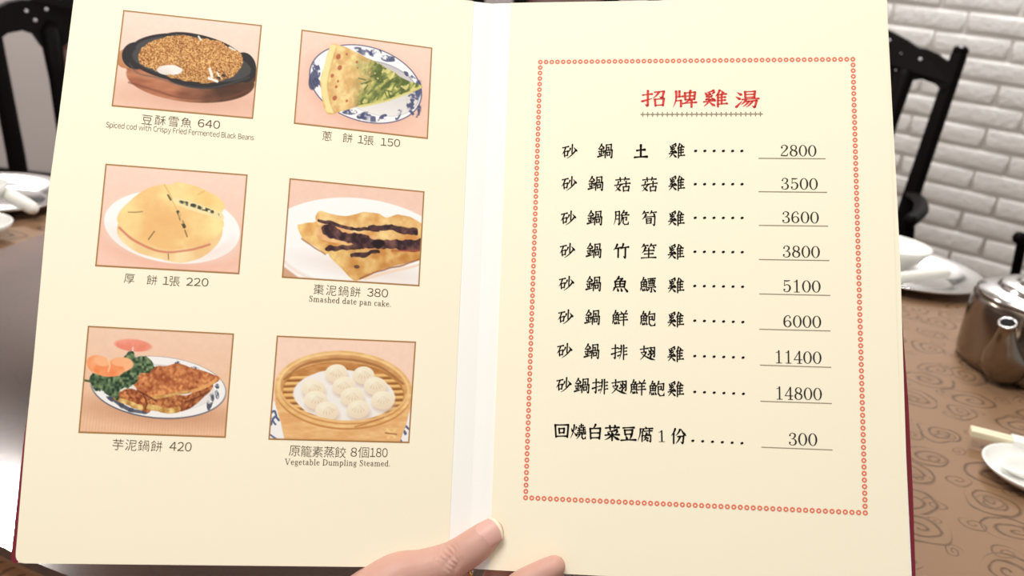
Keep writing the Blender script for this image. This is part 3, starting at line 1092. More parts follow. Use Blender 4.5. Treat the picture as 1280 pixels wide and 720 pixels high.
G = {
    '砂': 'H 6 24 44 15;P 25 20 2 70;V 17 52 20 86;K 17 52 42 46 38 78;H 20 80 38 76;V 70 2 68 62;P 57 28 44 54;D 80 22 98 44;P 94 38 34 99',
    '鍋': JIN + ';V 57 7 58 46;K 57 7 90 3 88 44;H 58 26 73 24;V 73 25 73 45;V 52 46 50 97;K 52 46 96 42 94 93 91 97 82 88;V 62 60 63 82;K 62 60 82 57 80 79;H 63 81 80 78',
    '土': 'H 22 43 78 37;V 50 6 50 86;H 6 91 94 86',
    '雞': JI,
    '菇': CAO + ';P 24 30 10 66;N 10 66 42 94;P 40 48 2 97;H 0 56 48 48;H 48 46 100 40;V 74 28 74 66;V 56 66 58 97;K 56 66 94 62 90 94;H 58 93 90 90',
    '脆': 'P 11 8 0 98;K 11 8 36 5 36 92 34 96 26 88;H 12 33 36 31;H 11 59 36 57;P 66 0 42 32;K 62 14 86 11 74 29;H 50 33 98 28;P 54 32 38 97;K 62 48 84 45 82 64 74 62;V 62 48 62 86;K 62 86 72 95 94 92 97 72',
    '筍': ZHU + ';P 28 28 6 58;K 22 42 90 35 88 92 85 98 74 88;V 34 55 36 86;K 34 55 66 51 64 82;H 36 69 64 66;H 36 85 64 82',
    '竹': 'P 26 6 2 44;H 16 34 48 27;V 33 32 33 94;P 66 2 48 40;H 60 29 100 22;K 80 27 80 92 78 97 66 86',
    '笙': ZHU + ';P 28 30 8 62;H 22 47 86 42;V 52 29 52 92;H 24 69 80 65;H 4 96 98 91',
    '魚': 'P 42 0 12 36;K 34 16 66 12 52 30;V 17 34 22 72;K 17 34 84 30 78 71;H 20 52 80 49;V 50 32 50 68;H 22 71 78 68;P 14 76 2 99;D 33 78 38 95;D 56 78 62 95;D 78 74 98 99',
    '鰾': YUL + ';H 50 9 98 4;V 56 22 58 42;K 56 22 94 18 91 40;V 69 7 69 40;V 81 6 81 40;H 58 42 91 39;H 56 54 92 51;H 48 68 100 63;K 74 66 74 94 72 98 64 92;P 58 76 46 93;D 84 76 98 93',
    '鮮': YUL + ';D 56 4 64 19;P 92 0 80 18;H 50 25 98 20;H 54 45 92 41;H 46 66 100 60;V 75 22 75 100',
    '鮑': YUL + ';P 62 0 44 38;K 60 18 95 13 93 52 90 58 80 52;K 60 36 80 33 79 54;H 60 55 79 52;V 59 36 60 82;K 60 82 72 96 96 92 99 72',
    '排': SHOU + ';P 63 5 50 99;H 46 27 60 24;H 45 49 60 46;T 42 76 60 67;V 79 3 79 99;H 79 25 99 20;H 79 46 97 42;H 79 69 100 64',
    '翅': 'H 2 24 48 16;V 26 2 26 42;H 8 45 40 41;P 40 42 0 94;N 10 52 100 93;K 53 14 72 10 72 68 70 74 62 66;D 56 26 63 38;T 54 58 70 46;K 76 11 95 8 95 66 92 72 84 64;D 78 24 86 36;T 76 56 94 44',
    '回': 'V 7 12 14 92;K 7 12 94 8 89 90;H 14 88 89 84;V 33 36 36 66;K 33 36 67 33 65 63;H 36 64 65 61',
    '燒': 'D 5 28 12 46;P 38 20 30 40;P 24 6 0 94;D 24 56 40 76;H 58 12 84 8;V 71 0 71 22;H 50 26 94 21;H 48 42 68 39;V 58 30 58 54;H 46 57 70 54;H 74 40 96 36;V 85 28 85 52;H 73 55 99 50;H 42 68 99 62;P 61 66 40 99;V 77 64 76 86;K 76 86 84 97 98 93 100 78',
    '白': 'P 52 0 34 28;V 17 28 22 95;K 17 28 84 23 79 94;H 20 58 80 55;H 22 90 79 87',
    '菜': CAO + ';P 80 27 22 40;D 20 44 28 57;D 46 42 51 55;P 84 38 70 55;H 4 66 96 60;V 50 54 50 99;P 48 64 2 97;N 52 64 100 94',
    '豆': 'H 14 13 86 8;V 25 28 28 58;K 25 28 76 24 73 54;H 28 56 73 52;D 33 64 40 83;P 69 62 58 86;H 2 96 98 90',
    '腐': 'D 50 0 57 11;H 16 17 98 10;P 18 16 0 98;P 38 20 24 43;V 32 34 32 55;H 44 31 94 26;K 77 18 77 52 75 57 66 51;D 54 37 61 47;V 30 61 30 99;K 30 61 86 56 86 94 84 99 74 91;P 56 52 40 77;N 54 67 74 79;P 56 73 38 95;N 54 85 72 95',
    '份': 'P 27 2 2 48;V 18 32 18 99;P 58 6 32 46;N 66 2 100 46;K 44 53 83 48 79 90 76 96 64 86;P 60 52 32 99',
    '招': SHOU + ';K 54 11 94 6 88 42 84 46 74 38;P 72 10 46 48;V 55 55 58 95;K 55 55 94 50 90 93;H 58 92 90 89',
    '牌': 'P 12 4 0 99;V 27 3 27 38;H 12 39 44 34;K 12 62 34 59 34 97;P 75 0 66 13;V 51 14 53 55;K 51 14 95 9 92 53;H 53 34 92 31;V 73 13 72 54;H 53 55 92 51;P 70 55 46 76;H 42 78 100 71;V 80 58 80 100',
    '湯': 'D 9 8 24 21;D 3 34 18 47;T 4 96 28 62;V 42 4 43 40;K 42 4 85 1 82 38;H 43 21 82 19;H 43 39 82 36;H 30 51 100 45;P 46 52 24 82;K 42 63 92 57 85 94 82 98 72 89;P 58 62 32 94;P 73 62 46 98',
}


def ell_path(cx, cy, rx, ry, a0, a1, n, thick, thin):
    """Arc with vertical stress: thick at the sides, thin at top and foot."""
    t = np.linspace(math.radians(a0), math.radians(a1), n)
    return np.c_[cx + rx * np.cos(t), cy - ry * np.sin(t), thin + (thick - thin) * np.abs(np.cos(t)) ** 1.6]


# old-style book figures in a 56 x 100 box, y down
DIG = {
    '0': [ell_path(28, 50, 20, 46, 0, 360, 40, 10.5, 3.2)],
    '1': [[(29, 2, 9), (29, 96, 9)], [(29, 3, 5), (22, 13, 4), (12, 16, 3)], [(13, 97, 4), (45, 97, 4)]],
    '2': [catmull([(11, 24, 8), (14, 12, 4), (28, 4, 4), (43, 14, 9), (44, 30, 10), (32, 52, 7), (15, 75, 4), (8, 93, 4)], 30), [(9, 92, 7), (30, 93, 9), (44, 94, 8), (49, 74, 3)], [(13, 26, 11), (13.5, 27, 11)]],
    '3': [catmull([(12, 20, 5), (18, 8, 4), (29, 4, 4), (41, 14, 9), (41, 30, 9), (30, 46, 4), (22, 47, 3.5)], 26), catmull([(24, 47, 3.5), (38, 51, 5), (46, 68, 10.5), (42, 88, 8), (27, 96, 4), (12, 90, 4), (9, 78, 5)], 26), [(13, 22, 10), (13.5, 23, 10)], [(12, 77, 11), (12.5, 78, 11)]],
    '4': [[(37, 2, 4), (6, 68, 4)], [(5, 69, 5), (52, 69, 5)], [(37, 4, 9.5), (37, 95, 9.5)], [(24, 97, 4), (50, 97, 4)]],
    '5': [[(15, 5, 4), (13, 46, 4)], [(14, 7, 8), (30, 9, 9), (45, 5, 4)], catmull([(13, 47, 4), (28, 38, 4.5), (43, 50, 9), (45, 70, 10.5), (38, 90, 7), (24, 96, 4), (12, 90, 4), (9, 78, 5)], 30), [(12.5, 78, 11), (13, 79, 11)]],
    '6': [catmull([(43, 18, 5), (38, 7, 4), (28, 4, 4), (13, 22, 8), (9, 52, 10.5), (12, 80, 9), (28, 96, 4), (43, 82, 9), (46, 68, 10), (40, 50, 7), (28, 44, 4), (15, 54, 4), (11, 66, 5)], 50), [(42, 20, 9), (42.5, 20.5, 9)]],
    '8': [ell_path(28, 26, 16, 22, 0, 360, 36, 8.5, 3.5), ell_path(28, 71, 19, 25, 0, 360, 36, 10, 3.5), [(18, 38, 6), (28, 48, 7), (40, 58, 6)]],
}
# small book letters, x-height 45, capitals 68, baseline at 0, y up; (advance, strokes)
SER = {
    'S': (46, [catmull([(36, 52, 4), (33, 64, 4), (20, 68, 4), (9, 57, 8), (12, 45, 8), (30, 32, 9), (37, 19, 9), (32, 4, 5), (20, 0, 4), (8, 6, 4), (6, 18, 4)], 30), [(36.5, 50, 3), (36.5, 67, 3)], [(5.5, 0, 3), (5.5, 20, 3)]]),
    'V': (64, [[(10, 66, 9), (32, 1, 8)], [(55, 66, 4), (33, 1, 4)], [(1, 67, 3.5), (21, 67, 3.5)], [(45, 67, 3.5), (63, 67, 3.5)]]),
    'D': (64, [[(14, 0, 9), (14, 67, 9)], [(3, 67, 3.5), (26, 67, 3.5)], [(3, 0, 3.5), (26, 0, 3.5)], catmull([(16, 66, 3.5), (38, 64, 5), (54, 46, 9), (54, 22, 9), (38, 3, 5), (16, 1, 3.5)], 24)]),
    'a': (42, [catmull([(7, 36, 6), (14, 44, 4), (24, 43, 6), (29, 34, 8), (29, 8, 8), (33, 1, 4), (40, 4, 3)], 20), catmull([(28, 27, 4), (14, 23, 5), (6, 12, 7), (12, 1, 5), (22, 3, 4), (29, 10, 4)], 16)]),
    'b': (46, [[(10, 1, 8), (10, 68, 8)], [(2, 67, 3.5), (10, 67, 3.5)], catmull([(12, 36, 4), (24, 44, 4.5), (37, 34, 8), (38, 16, 8.5), (30, 2, 5), (20, 0, 4), (11, 6, 4)], 22)]),
    'c': (38, [catmull([(34, 34, 7), (28, 43, 4), (18, 44, 5), (7, 32, 8), (7, 14, 8.5), (17, 1, 5), (28, 2, 4), (35, 10, 3.5)], 24)]),
    'd': (46, [[(35, 1, 8), (35, 68, 8)], [(26, 67, 3.5), (35, 67, 3.5)], [(35, 1, 3.5), (44, 1, 3.5)], catmull([(33, 36, 4), (22, 44, 4.5), (8, 33, 8), (7, 14, 8.5), (16, 1, 5), (25, 1, 4), (34, 8, 4)], 22)]),
    'e': (40, [catmull([(7, 25, 4), (33, 26, 4), (31, 39, 6), (20, 44, 4), (8, 34, 7), (6, 18, 8.5), (15, 2, 5), (26, 1, 4), (35, 10, 3.5)], 30)]),
    'g': (42, [ell_path(19, 30, 12, 14, 0, 360, 24, 7.5, 3.5), [(28, 40, 4), (38, 43, 5)], catmull([(12, 16, 4), (8, 9, 5), (18, 4, 6), (33, 1, 6), (36, -8, 5), (26, -17, 4), (10, -16, 5), (6, -8, 4), (12, -1, 3.5)], 26)]),
    'h': (48, [[(11, 0, 8), (11, 68, 8)], [(3, 67, 3.5), (11, 67, 3.5)], [(3, 0, 3.5), (19, 0, 3.5)], catmull([(12, 34, 4), (22, 43, 4.5), (33, 41, 6), (36, 30, 8), (36, 1, 8)], 16), [(29, 0, 3.5), (45, 0, 3.5)]]),
    'i': (24, [[(12, 0, 8), (12, 43, 8)], [(4, 43, 3.5), (12, 43, 3.5)], [(3, 0, 3.5), (21, 0, 3.5)], [(11, 61, 9), (11.5, 61.5, 9)]]),
    'k': (48, [[(11, 0, 8), (11, 68, 8)], [(3, 67, 3.5), (11, 67, 3.5)], [(3, 0, 3.5), (19, 0, 3.5)], [(38, 42, 3.5), (14, 20, 3.5)], [(20, 25, 7), (38, 1, 8)], [(30, 43, 3.5), (45, 43, 3.5)], [(31, 0, 3.5), (47, 0, 3.5)]]),
    'l': (24, [[(12, 0, 8), (12, 68, 8)], [(3, 67, 3.5), (12, 67, 3.5)], [(3, 0, 3.5), (21, 0, 3.5)]]),
    'm': (74, [[(11, 0, 8), (11, 43, 8)], [(3, 43, 3.5), (11, 43, 3.5)], [(3, 0, 3.5), (19, 0, 3.5)], catmull([(12, 34, 4), (22, 43, 4.5), (33, 41, 6), (36, 30, 8), (36, 1, 8)], 16), [(28, 0, 3.5), (44, 0, 3.5)], catmull([(37, 34, 4), (47, 43, 4.5), (58, 41, 6), (61, 30, 8), (61, 1, 8)], 16), [(53, 0, 3.5), (70, 0, 3.5)]]),
    'n': (48, [[(11, 0, 8), (11, 43, 8)], [(3, 43, 3.5), (11, 43, 3.5)], [(3, 0, 3.5), (19, 0, 3.5)], catmull([(12, 34, 4), (22, 43, 4.5), (33, 41, 6), (36, 30, 8), (36, 1, 8)], 16), [(28, 0, 3.5), (45, 0, 3.5)]]),
    'p': (46, [[(11, -18, 8), (11, 43, 8)], [(3, 43, 3.5), (11, 43, 3.5)], [(3, -19, 3.5), (20, -19, 3.5)], catmull([(12, 36, 4), (24, 44, 4.5), (37, 34, 8), (38, 16, 8.5), (30, 2, 5), (20, 0, 4), (12, 6, 4)], 22)]),
    's': (36, [catmull([(28, 34, 4), (25, 43, 3.5), (16, 44, 4), (8, 36, 7), (12, 28, 7), (25, 19, 7.5), (29, 10, 7), (22, 1, 4), (14, 0, 4), (6, 5, 3.5), (5, 13, 3.5)], 24)]),
    't': (28, [[(11, 58, 4), (11, 44, 7), (11, 10, 8)], catmull([(11, 10, 8), (15, 1, 5), (21, 1, 3.5), (27, 6, 3)], 8), [(2, 43, 3.5), (24, 43, 3.5)]]),
    'u': (48, [catmull([(11, 43, 8), (11, 14, 8), (16, 2, 6), (24, 1, 4), (35, 8, 4)], 14), [(36, 43, 8), (36, 1, 8)], [(3, 43, 3.5), (11, 43, 3.5)], [(28, 43, 3.5), (36, 43, 3.5)], [(36, 1, 3.5), (45, 1, 3.5)]]),
    '.': (20, [[(9, 4, 9.5), (9.5, 4.2, 9.5)]]),
    ' ': (22, []),
}


class Ink:
    """Collects flat pieces on one page and prints them as one mesh."""

    def __init__(self, page, lift):
        self.p, self.h, self.V, self.F = page, lift, [], []

    def add(self, pieces, o, ex, ey):
        """pieces in local units; o origin on the page, ex / ey the local axes on the page."""
        for pc in pieces:
            b = len(self.V)
            for q in pc:
                xy = o + ex * q[0] + ey * q[1]
                self.V.append(self.p.at(xy[0], xy[1], self.h) - MENU_O)
            self.F.append(tuple(range(b, b + len(pc))))

    def addmesh(self, V, F, o, ex, ey):
        b = len(self.V)
        for q in V:
            xy = o + ex * q[0] + ey * q[1]
            self.V.append(self.p.at(xy[0], xy[1], self.h) - MENU_O)
        self.F += [tuple(b + i for i in f) for f in F]

    def done(self, name, m, parent):
        return link(name, mesh(name, self.V, self.F), m, parent)


def px_size(page, u, v, h):
    """Length on the page of h photo pixels, down the page."""
    return np.linalg.norm(page.loc(u, v + h / 2) - page.loc(u, v - h / 2))


def kai(ink, ch, u, v, hpx, w=9.0, wide=1.0):
    c = ink.p.loc(u, v)
    s = px_size(ink.p, u, v, hpx) / 100
    ex, ey = np.array([s * wide, 0]), np.array([0, s])
    ink.add(strokes(G[ch], w), c - 50 * ex - 50 * ey, ex, ey)


def figures(ink, text, p0, p1, hpx):
    """Book figures filling the width from p0 to p1 (mid-height points)."""
    a, b = ink.p.loc(*p0), ink.p.loc(*p1)
    s = px_size(ink.p, *p0, hpx) / 100
    ex = (b - a) / (56 * len(text) - 10)
    ey = np.array([-(b - a)[1], (b - a)[0]]) / np.linalg.norm(b - a) * s
    for i, c in enumerate(text):
        for st in DIG[c]:
            ink.add(brush(np.array(st, float)), a + ex * (56 * i - 5) - ey * 50, ex, ey)


def serif(ink, text, p0, p1, cap_px):
    """p0, p1: baseline ends."""
    a, b = ink.p.loc(*p0), ink.p.loc(*p1)
    W = sum(SER[c][0] + 5 for c in text)
    s = px_size(ink.p, *p0, cap_px) / 68
    ex = (b - a) / W
    ey = -np.array([-(b - a)[1], (b - a)[0]]) / np.linalg.norm(b - a) * s
    x = 0
    for c in text:
        for st in SER[c][1]:
            P = np.array(st, float)
            P[:, 0] += x
            ink.add(brush(P), a, ex, ey)
        x += SER[c][0] + 5


def sans_char(ink, c, u, v, hpx, thin=-0.011, wide=1.0, slope=0.0):
    """One thin gothic character, its outline box centred on (u, v) and hpx high."""
    V, F = font_glyph(c, thin)
    lo, hi = V.min(0), V.max(0)
    cc = (lo + hi) / 2
    s = px_size(ink.p, u, v, hpx) / max(hi[1] - lo[1], hi[0] - lo[0])
    o = ink.p.loc(u, v)
    ink.addmesh(V - cc, F, o, np.array([s * wide, slope * s]), np.array([0, -s]))


def sans_run(ink, text, p0, p1, hpx, thin=-0.011):
    """A run of gothic letters or figures whose ink fills p0 to p1 (mid-height of its capitals)."""
    V, F, x = [], [], 0.0
    for c in text:
        if c == ' ':
            x += .3
            continue
        W, E = font_glyph(chr(ord(c) + 0xFEE0), thin)   # the wide form of the same letter
        b = len(V)
        lo, hi = W[:, 0].min(), W[:, 0].max()
        V += [(q[0] - lo + x, q[1]) for q in W]
        F += [tuple(b + i for i in f) for f in E]
        x += hi - lo + .085
    V = np.array(V)
    cap = font_glyph(chr(ord('0' if text[0].isdigit() else 'B') + 0xFEE0), thin)[0]
    ch, c0 = cap[:, 1].max() - cap[:, 1].min(), (cap[:, 1].max() + cap[:, 1].min()) / 2
    a, b = ink.p.loc(*p0), ink.p.loc(*p1)
    ex = (b - a) / V[:, 0].max()
    ey = -np.array([-(b - a)[1], (b - a)[0]]) / np.linalg.norm(b - a) * px_size(ink.p, *p0, hpx) / ch
    ink.addmesh(V - np.array([0, c0]), F, a, ex, ey)


LIFT = 0.00016
# left page captions
CAPS = [
    ('豆酥雪魚', [(184, 149.8), (200.5, 150.6), (217, 152), (233, 153.2)], '640', (247.5, 153.6), (275, 156.2), 11.5, None),
    ('蔥餅張', [(408.8, 170), (434.5, 172.5), (461, 175.6)], '150', (476, 177), (500, 179), 11.0, '1'),
    ('厚餅張', [(161.8, 348.2), (190, 350), (218.3, 351.6)], '220', (233, 352), (260.5, 353), 11.5, '1'),
    ('棗泥鍋餅', [(398.4, 361.8), (414, 363), (429.2, 363.9), (444.2, 364.8)], '380', (459, 365.2), (485, 366.6), 12.0, None),
    ('芋泥鍋餅', [(147.6, 555.6), (163.8, 556.3), (179.6, 556.9), (195.8, 557.6)], '420', (212, 557.6), (239.5, 558.6), 13.0, None),
    ('原籠素蒸餃', [(368.3, 563.6), (382.9, 564.0), (397.2, 564.5), (411.5, 564.9), (425.6, 565.3)], '180', (462.5, 565.4), (484.5, 565.8), 13.0, '8個'),
]
ONE = {1: (451, 174.3), 2: (207.6, 350.8)}
for k, (han, pos, num, n0, n1, hp, extra) in enumerate(CAPS):
    ink = Ink(LP, LIFT)
    for c, (u, v) in zip(han, pos):
        sans_char(ink, c, u, v, hp + .6, slope=.03)
    sans_run(ink, num, n0, n1, hp * .86, -.007)
    if extra == '1':
        sans_char(ink, '１', *ONE[k], hp * .86, -.007)
    elif extra == '8個':
        sans_char(ink, '８', 442.3, 565.0, hp * .86, -.007)
        sans_char(ink, '個', 454.4, 565.2, hp + .6)
    if k == 0:
        sans_run(ink, 'Spiced cod with Crispy Fried Fermented Black Beans', (132.7, 155.6), (317.4, 172.0), 6.6, -.012)
    if k == 3:
        serif(ink, 'Smashed date pan cake.', (386, 376.6), (489.5, 383.4), 7.0)
    if k == 5:
        serif(ink, 'Vegetable Dumpling Steamed.', (355.8, 580.6), (488.5, 582.8), 7.2)
    ink.done('dish_caption', M_INKB, page_l)

# right page
ink = Ink(RP, LIFT)
for c, (u, v) in zip('招牌雞湯', [(817.2, 123.2), (855.8, 123.6), (894.2, 123.2), (933.6, 124.2)]):
    kai(ink, c, u, v, 20.5, 10.5, 1.32)
ink.done('page_title', M_RED, page_r)
ink = Ink(RP, LIFT)
for i in range(25):
    f = i / 24
    o = RP.loc(803.5 + 147 * f, 143 - .5 * f)
    s = px_size(RP, 870, 143, 5.6) / 10
    for a in range(4):
        t = a * math.pi / 2
        pc = [(0, 0), (2.2 * math.cos(t + .55), 2.2 * math.sin(t + .55)), (5 * math.cos(t + .22), 5 * math.sin(t + .22)), (5 * math.cos(t - .22), 5 * math.sin(t - .22)), (2.2 * math.cos(t - .55), 2.2 * math.sin(t - .55))]
        ink.add([pc], o, np.array([s, 0]), np.array([0, s]))
ink.done('title_ornament', M_RULE, page_r)

ROWS = [
    ('砂鍋土雞', [(711.6, 189.4), (756.5, 188.8), (801, 189.4), (846, 188.6)], ((869.5, 188.6), (927.3, 188.7)), '2800', (975.6, 1020, 188.1, 188.5), (948, 197.8, 1032, 198.4)),
    ('砂鍋菇菇雞', [(711, 229.5), (744.6, 229.3), (778, 230.7), (811.7, 230.7), (845.8, 229.3)], ((869, 230.2), (927.5, 230.2)), '3500', (976.3, 1021.7, 229.5, 230), (948, 239.5, 1033.7, 240.4)),
    ('砂鍋脆筍雞', [(710, 272.7), (743.4, 272.4), (776.8, 272.4), (811, 272.9), (845.4, 273.1)], ((869, 272.2), (927.6, 272.4)), '3600', (977.5, 1023, 271.3, 272), (948.5, 281.6, 1035, 282.6)),
    ('砂鍋竹笙雞', [(708.7, 313.2), (742.3, 313.2), (776, 313.6), (810.5, 314.2), (845, 314.9)], ((868.6, 314.6), (927.8, 315.2)), '3800', (978.2, 1024.3, 314.2, 315), (948.5, 324.3, 1036.5, 325.6)),
    ('砂鍋魚鰾雞', [(707.6, 354.3), (741.8, 354.7), (775, 355), (809.8, 356.1), (845, 356.8)], ((868.4, 357.4), (928.2, 358.4)), '5100', (978.7, 1025.2, 357.4, 358.2), (949, 367.3, 1037.7, 369.2)),
    ('砂鍋鮮鮑雞', [(706.6, 396.2), (740.5, 396.6), (774.8, 397.5), (809.7, 398.6), (844.7, 399.5)], ((868.4, 400.8), (928.5, 402.5)), '6000', (979.4, 1025.9, 401.4, 402.4), (949, 411.4, 1038, 413.6)),
    ('砂鍋排翅雞', [(705.3, 438.3), (739.6, 439), (774, 440), (809.5, 441.7), (844.5, 442.8)], ((868.4, 445), (928.8, 446.9)), '11400', (968.5, 1026.3, 446.0, 447.2), (950, 456.3, 1039, 459.1)),
    ('砂鍋排翅鮮鮑雞', [(704.4, 481), (727.4, 482), (750, 482.9), (774, 483.8), (797.4, 484.3), (821, 486), (844.7, 486.5)], ((868.4, 489.8), (929.2, 492.2)), '14800', (969.3, 1026.8, 491.2, 492.6), (950.3, 501.4, 1039.7, 504.3)),
    ('回燒白菜豆腐1份', [(702, 538.5), (722.6, 539.5), (743.9, 540), (765.2, 541.2), (785.6, 542), (806.5, 542.6), (827, 545.2), (848.2, 545.2)], ((866, 550.9), (927.4, 553.9)), '300', (985.6, 1021, 548.6, 549.6), (951.8, 558.9, 1040.5, 562.3)),
]
BOLD = {'土': 15, '竹': 11.5, '笙': 10, '回': 12, '白': 12, '菜': 12, '豆': 12.5, '腐': 9.5, '份': 11.5, '燒': 9.5, '魚': 11, '雞': 9.5}
for han, pos, (d0, d1), num, (x0, x1, y0, y1), (ux0, uy0, ux1, uy1) in ROWS:
    ink = Ink(RP, LIFT)
    for c, (u, v) in zip(han, pos):
        if c == '1':
            figures(ink, '1', (u - 5, v), (u + 5, v), 14.5)
        else:
            kai(ink, c, u, v, 17.8 + (v - 189) * .0025, BOLD.get(c, 9.2) * 1.08, 1.02 if c != '土' else .95)
    for i in range(6):
        f = i / 5
        u, v = d0[0] + (d1[0] - d0[0]) * f, d0[1] + (d1[1] - d0[1]) * f
        s = px_size(RP, u, v, 1.75)
        ink.add([[(math.cos(t) * 1.12 - .25 * math.sin(t), math.sin(t) * .9) for t in np.linspace(0, 2 * math.pi, 11)[:-1]]], RP.loc(u, v), np.array([s, 0]), np.array([0, s]))
    ink.done('dish_line', M_INK, page_r)
    ink = Ink(RP, LIFT)
    figures(ink, num, (x0, y0), (x1, y1), 14.8 + (y0 - 189) * .0045)
    price = ink.done('price', M_INKN, page_r)
    a, b = RP.loc(ux0, uy0), RP.loc(ux1, uy1)
    ink = Ink(RP, LIFT)
    ink.add([[(0, -.5), (1, -.5), (1, .5), (0, .5)]], a, b - a, np.array([0, px_size(RP, ux0, uy0, .95)]))
    ink.done('price_rule', M_RULE, page_r)

# chain border of little flower rings
ink = Ink(RP, LIFT)
cs = [RP.loc(*p) for p in ((675.5, 77.5), (1066, 74), (1081.5, 641), (657, 622))]
s = .00278
for i in range(4):
    a, b = cs[i], cs[(i + 1) % 4]
    n = 53 if i % 2 == 0 else 74
    for k in range(n):
        o = a + (b - a) * k / n
        pcs = []
        for q in range(16):
            t0, t1 = 2 * math.pi * q / 16, 2 * math.pi * (q + 1) / 16
            r0, r1 = (.5, .42) if q % 2 == 0 else (.42, .5)
            pcs.append([(.2 * math.cos(t0), .2 * math.sin(t0)), (r0 * math.cos(t0), r0 * math.sin(t0)), (r1 * math.cos(t1), r1 * math.sin(t1)), (.2 * math.cos(t1), .2 * math.sin(t1))])
        ink.add(pcs, o, np.array([s, 0]), np.array([0, s]))
ink.done('ring_border', M_CORAL, page_r)

# ------------------------------------------------------------------ the six printed dish photographs (ink on the left page)
PW, PH = 252, 172
UU, VV = np.meshgrid((np.arange(PW) + .5) / PW, (np.arange(PH) + .5) / PH)
ASP = 1.46
rng = np.random.default_rng(11)


def vnoise(fx, fy, seed, ang=0.0):
    r = np.random.default_rng(seed)
    g = r.random((int(fy * 1.15) + 40, int(fx * 1.15) + 40))
    c, s = math.cos(ang), math.sin(ang)
    x = ((UU - .5) * ASP * c + (VV - .5) * s + .9) * fx / 1.8
    y = (-(UU - .5) * ASP * s + (VV - .5) * c + .9) * fy / 1.8
    x0, y0 = np.clip(np.floor(x).astype(int), 0, g.shape[1] - 2), np.clip(np.floor(y).astype(int), 0, g.shape[0] - 2)
    tx, ty = np.clip(x - x0, 0, 1), np.clip(y - y0, 0, 1)
    tx, ty = tx * tx * (3 - 2 * tx), ty * ty * (3 - 2 * ty)
    return (g[y0, x0] * (1 - tx) + g[y0, x0 + 1] * tx) * (1 - ty) + (g[y0 + 1, x0] * (1 - tx) + g[y0 + 1, x0 + 1] * tx) * ty


def fbm(f, seed, o=3, ang=0.0, st=1.0):
    return sum(vnoise(f * 2 ** i, f * st * 2 ** i, seed + i, ang) * .5 ** i for i in range(o)) / sum(.5 ** i for i in range(o))


def C(*c):
    return np.array(c, float)


def soft(d, w=1.0):
    """Coverage from a signed distance in print pixels (inside positive)."""
    return np.clip(d / w + .5, 0, 1)


def ell(cx, cy, rx, ry, rot=0.0, w=1.2, wob=0.0, seed=0):
    dx, dy = (UU - cx) * ASP, VV - cy
    c, s = math.cos(rot), math.sin(rot)
    x, y = (dx * c + dy * s) / (rx * ASP), (-dx * s + dy * c) / ry
    r = np.sqrt(x * x + y * y) + 1e-9
    if wob:
        r = r * (1 + wob * (fbm(7, 900 + seed) - .5) * 2)
    return soft((1 - r) * min(rx * ASP, ry) * PH, w)


def poly(pts, w=1.2, wob=0.0, seed=0, f=12):
    P = np.array(pts, float)
    if wob and len(P) > 6:
        n = len(P)
        P = catmull(np.vstack([P[-2:], P, P[:3]]), (n + 4) * 5 + 1)[10:10 + 5 * n]
    x, y = UU * ASP, VV
    if wob:
        x = x + (fbm(f, 500 + seed) - .5) * wob
        y = y + (fbm(f, 700 + seed) - .5) * wob
    px, py = P[:, 0] * ASP, P[:, 1]
    d = np.full(UU.shape, 9.0)
    ins = np.zeros(UU.shape, bool)
    for i in range(len(P)):
        j = (i + 1) % len(P)
        ex, ey = px[j] - px[i], py[j] - py[i]
        t = np.clip(((x - px[i]) * ex + (y - py[i]) * ey) / (ex * ex + ey * ey + 1e-12), 0, 1)
        d = np.minimum(d, np.hypot(x - px[i] - t * ex, y - py[i] - t * ey))
        cr = ((py[i] > y) != (py[j] > y)) & (x < (px[j] - px[i]) * (y - py[i]) / (py[j] - py[i] + 1e-12) + px[i])
        ins ^= cr
    return soft(np.where(ins, d, -d) * PH, w)


def line(pts, wd, w=1.2, wob=0.0, seed=0):
    """A stroke of half-width wd (share of the print's height) through pts."""
    P = np.array(pts, float)
    if len(P) > 2:
        P = catmull(P, len(P) * 4)
    x, y = UU * ASP, VV
    if wob:
        x = x + (fbm(14, 500 + seed) - .5) * wob
        y = y + (fbm(14, 700 + seed) - .5) * wob
    d = np.full(UU.shape, 9.0)
    for a, b in zip(P, P[1:]):
        ex, ey = (b[0] - a[0]) * ASP, b[1] - a[1]
        t = np.clip(((x - a[0] * ASP) * ex + (y - a[1]) * ey) / (ex * ex + ey * ey + 1e-12), 0, 1)
        d = np.minimum(d, np.hypot(x - a[0] * ASP - t * ex, y - a[1] - t * ey))
    return soft((wd - d) * PH, w)


def lay(img, m, col, a=1.0):
    col = np.asarray(col, float)
    m = (m * a)[..., None]
    return img * (1 - m) + col * m


def mixc(t, a, b):
    t = np.clip(t, 0, 1)[..., None]
    return a * (1 - t) + b * t


def backdrop(c0, c1, seed):
    img = mixc(VV, C(*c0), C(*c1))
    wv = np.sin((UU * ASP + VV * .9) * 300) * np.clip((VV - .55) * 2.4, 0, 1)
    return img + (wv * 5 + (fbm(40, seed) - .5) * 8)[..., None]


def rim_pattern(img, cx, cy, rx, ry, rot, spots, col, seed, k=.085):
    """Blue brushed sprigs around a plate's rim."""
    for i, a in enumerate(spots):
        t = math.radians(a)
        ux, uy = rx * math.cos(t), ry * math.sin(t)
        c, s = math.cos(rot), math.sin(rot)
        x = cx + (ux * ASP * c - uy * s) / ASP
        y = cy + ux * ASP * s + uy * c
        m = ell(x, y, k * (.42 + .3 * ((i * 7) % 3) / 2), k * .40, t + 1.2, 1.0, .9, seed + i * 3)
        img = lay(img, m * np.clip((fbm(44, seed + i) - .36) * 5, 0, 1), col, .9)
    return img


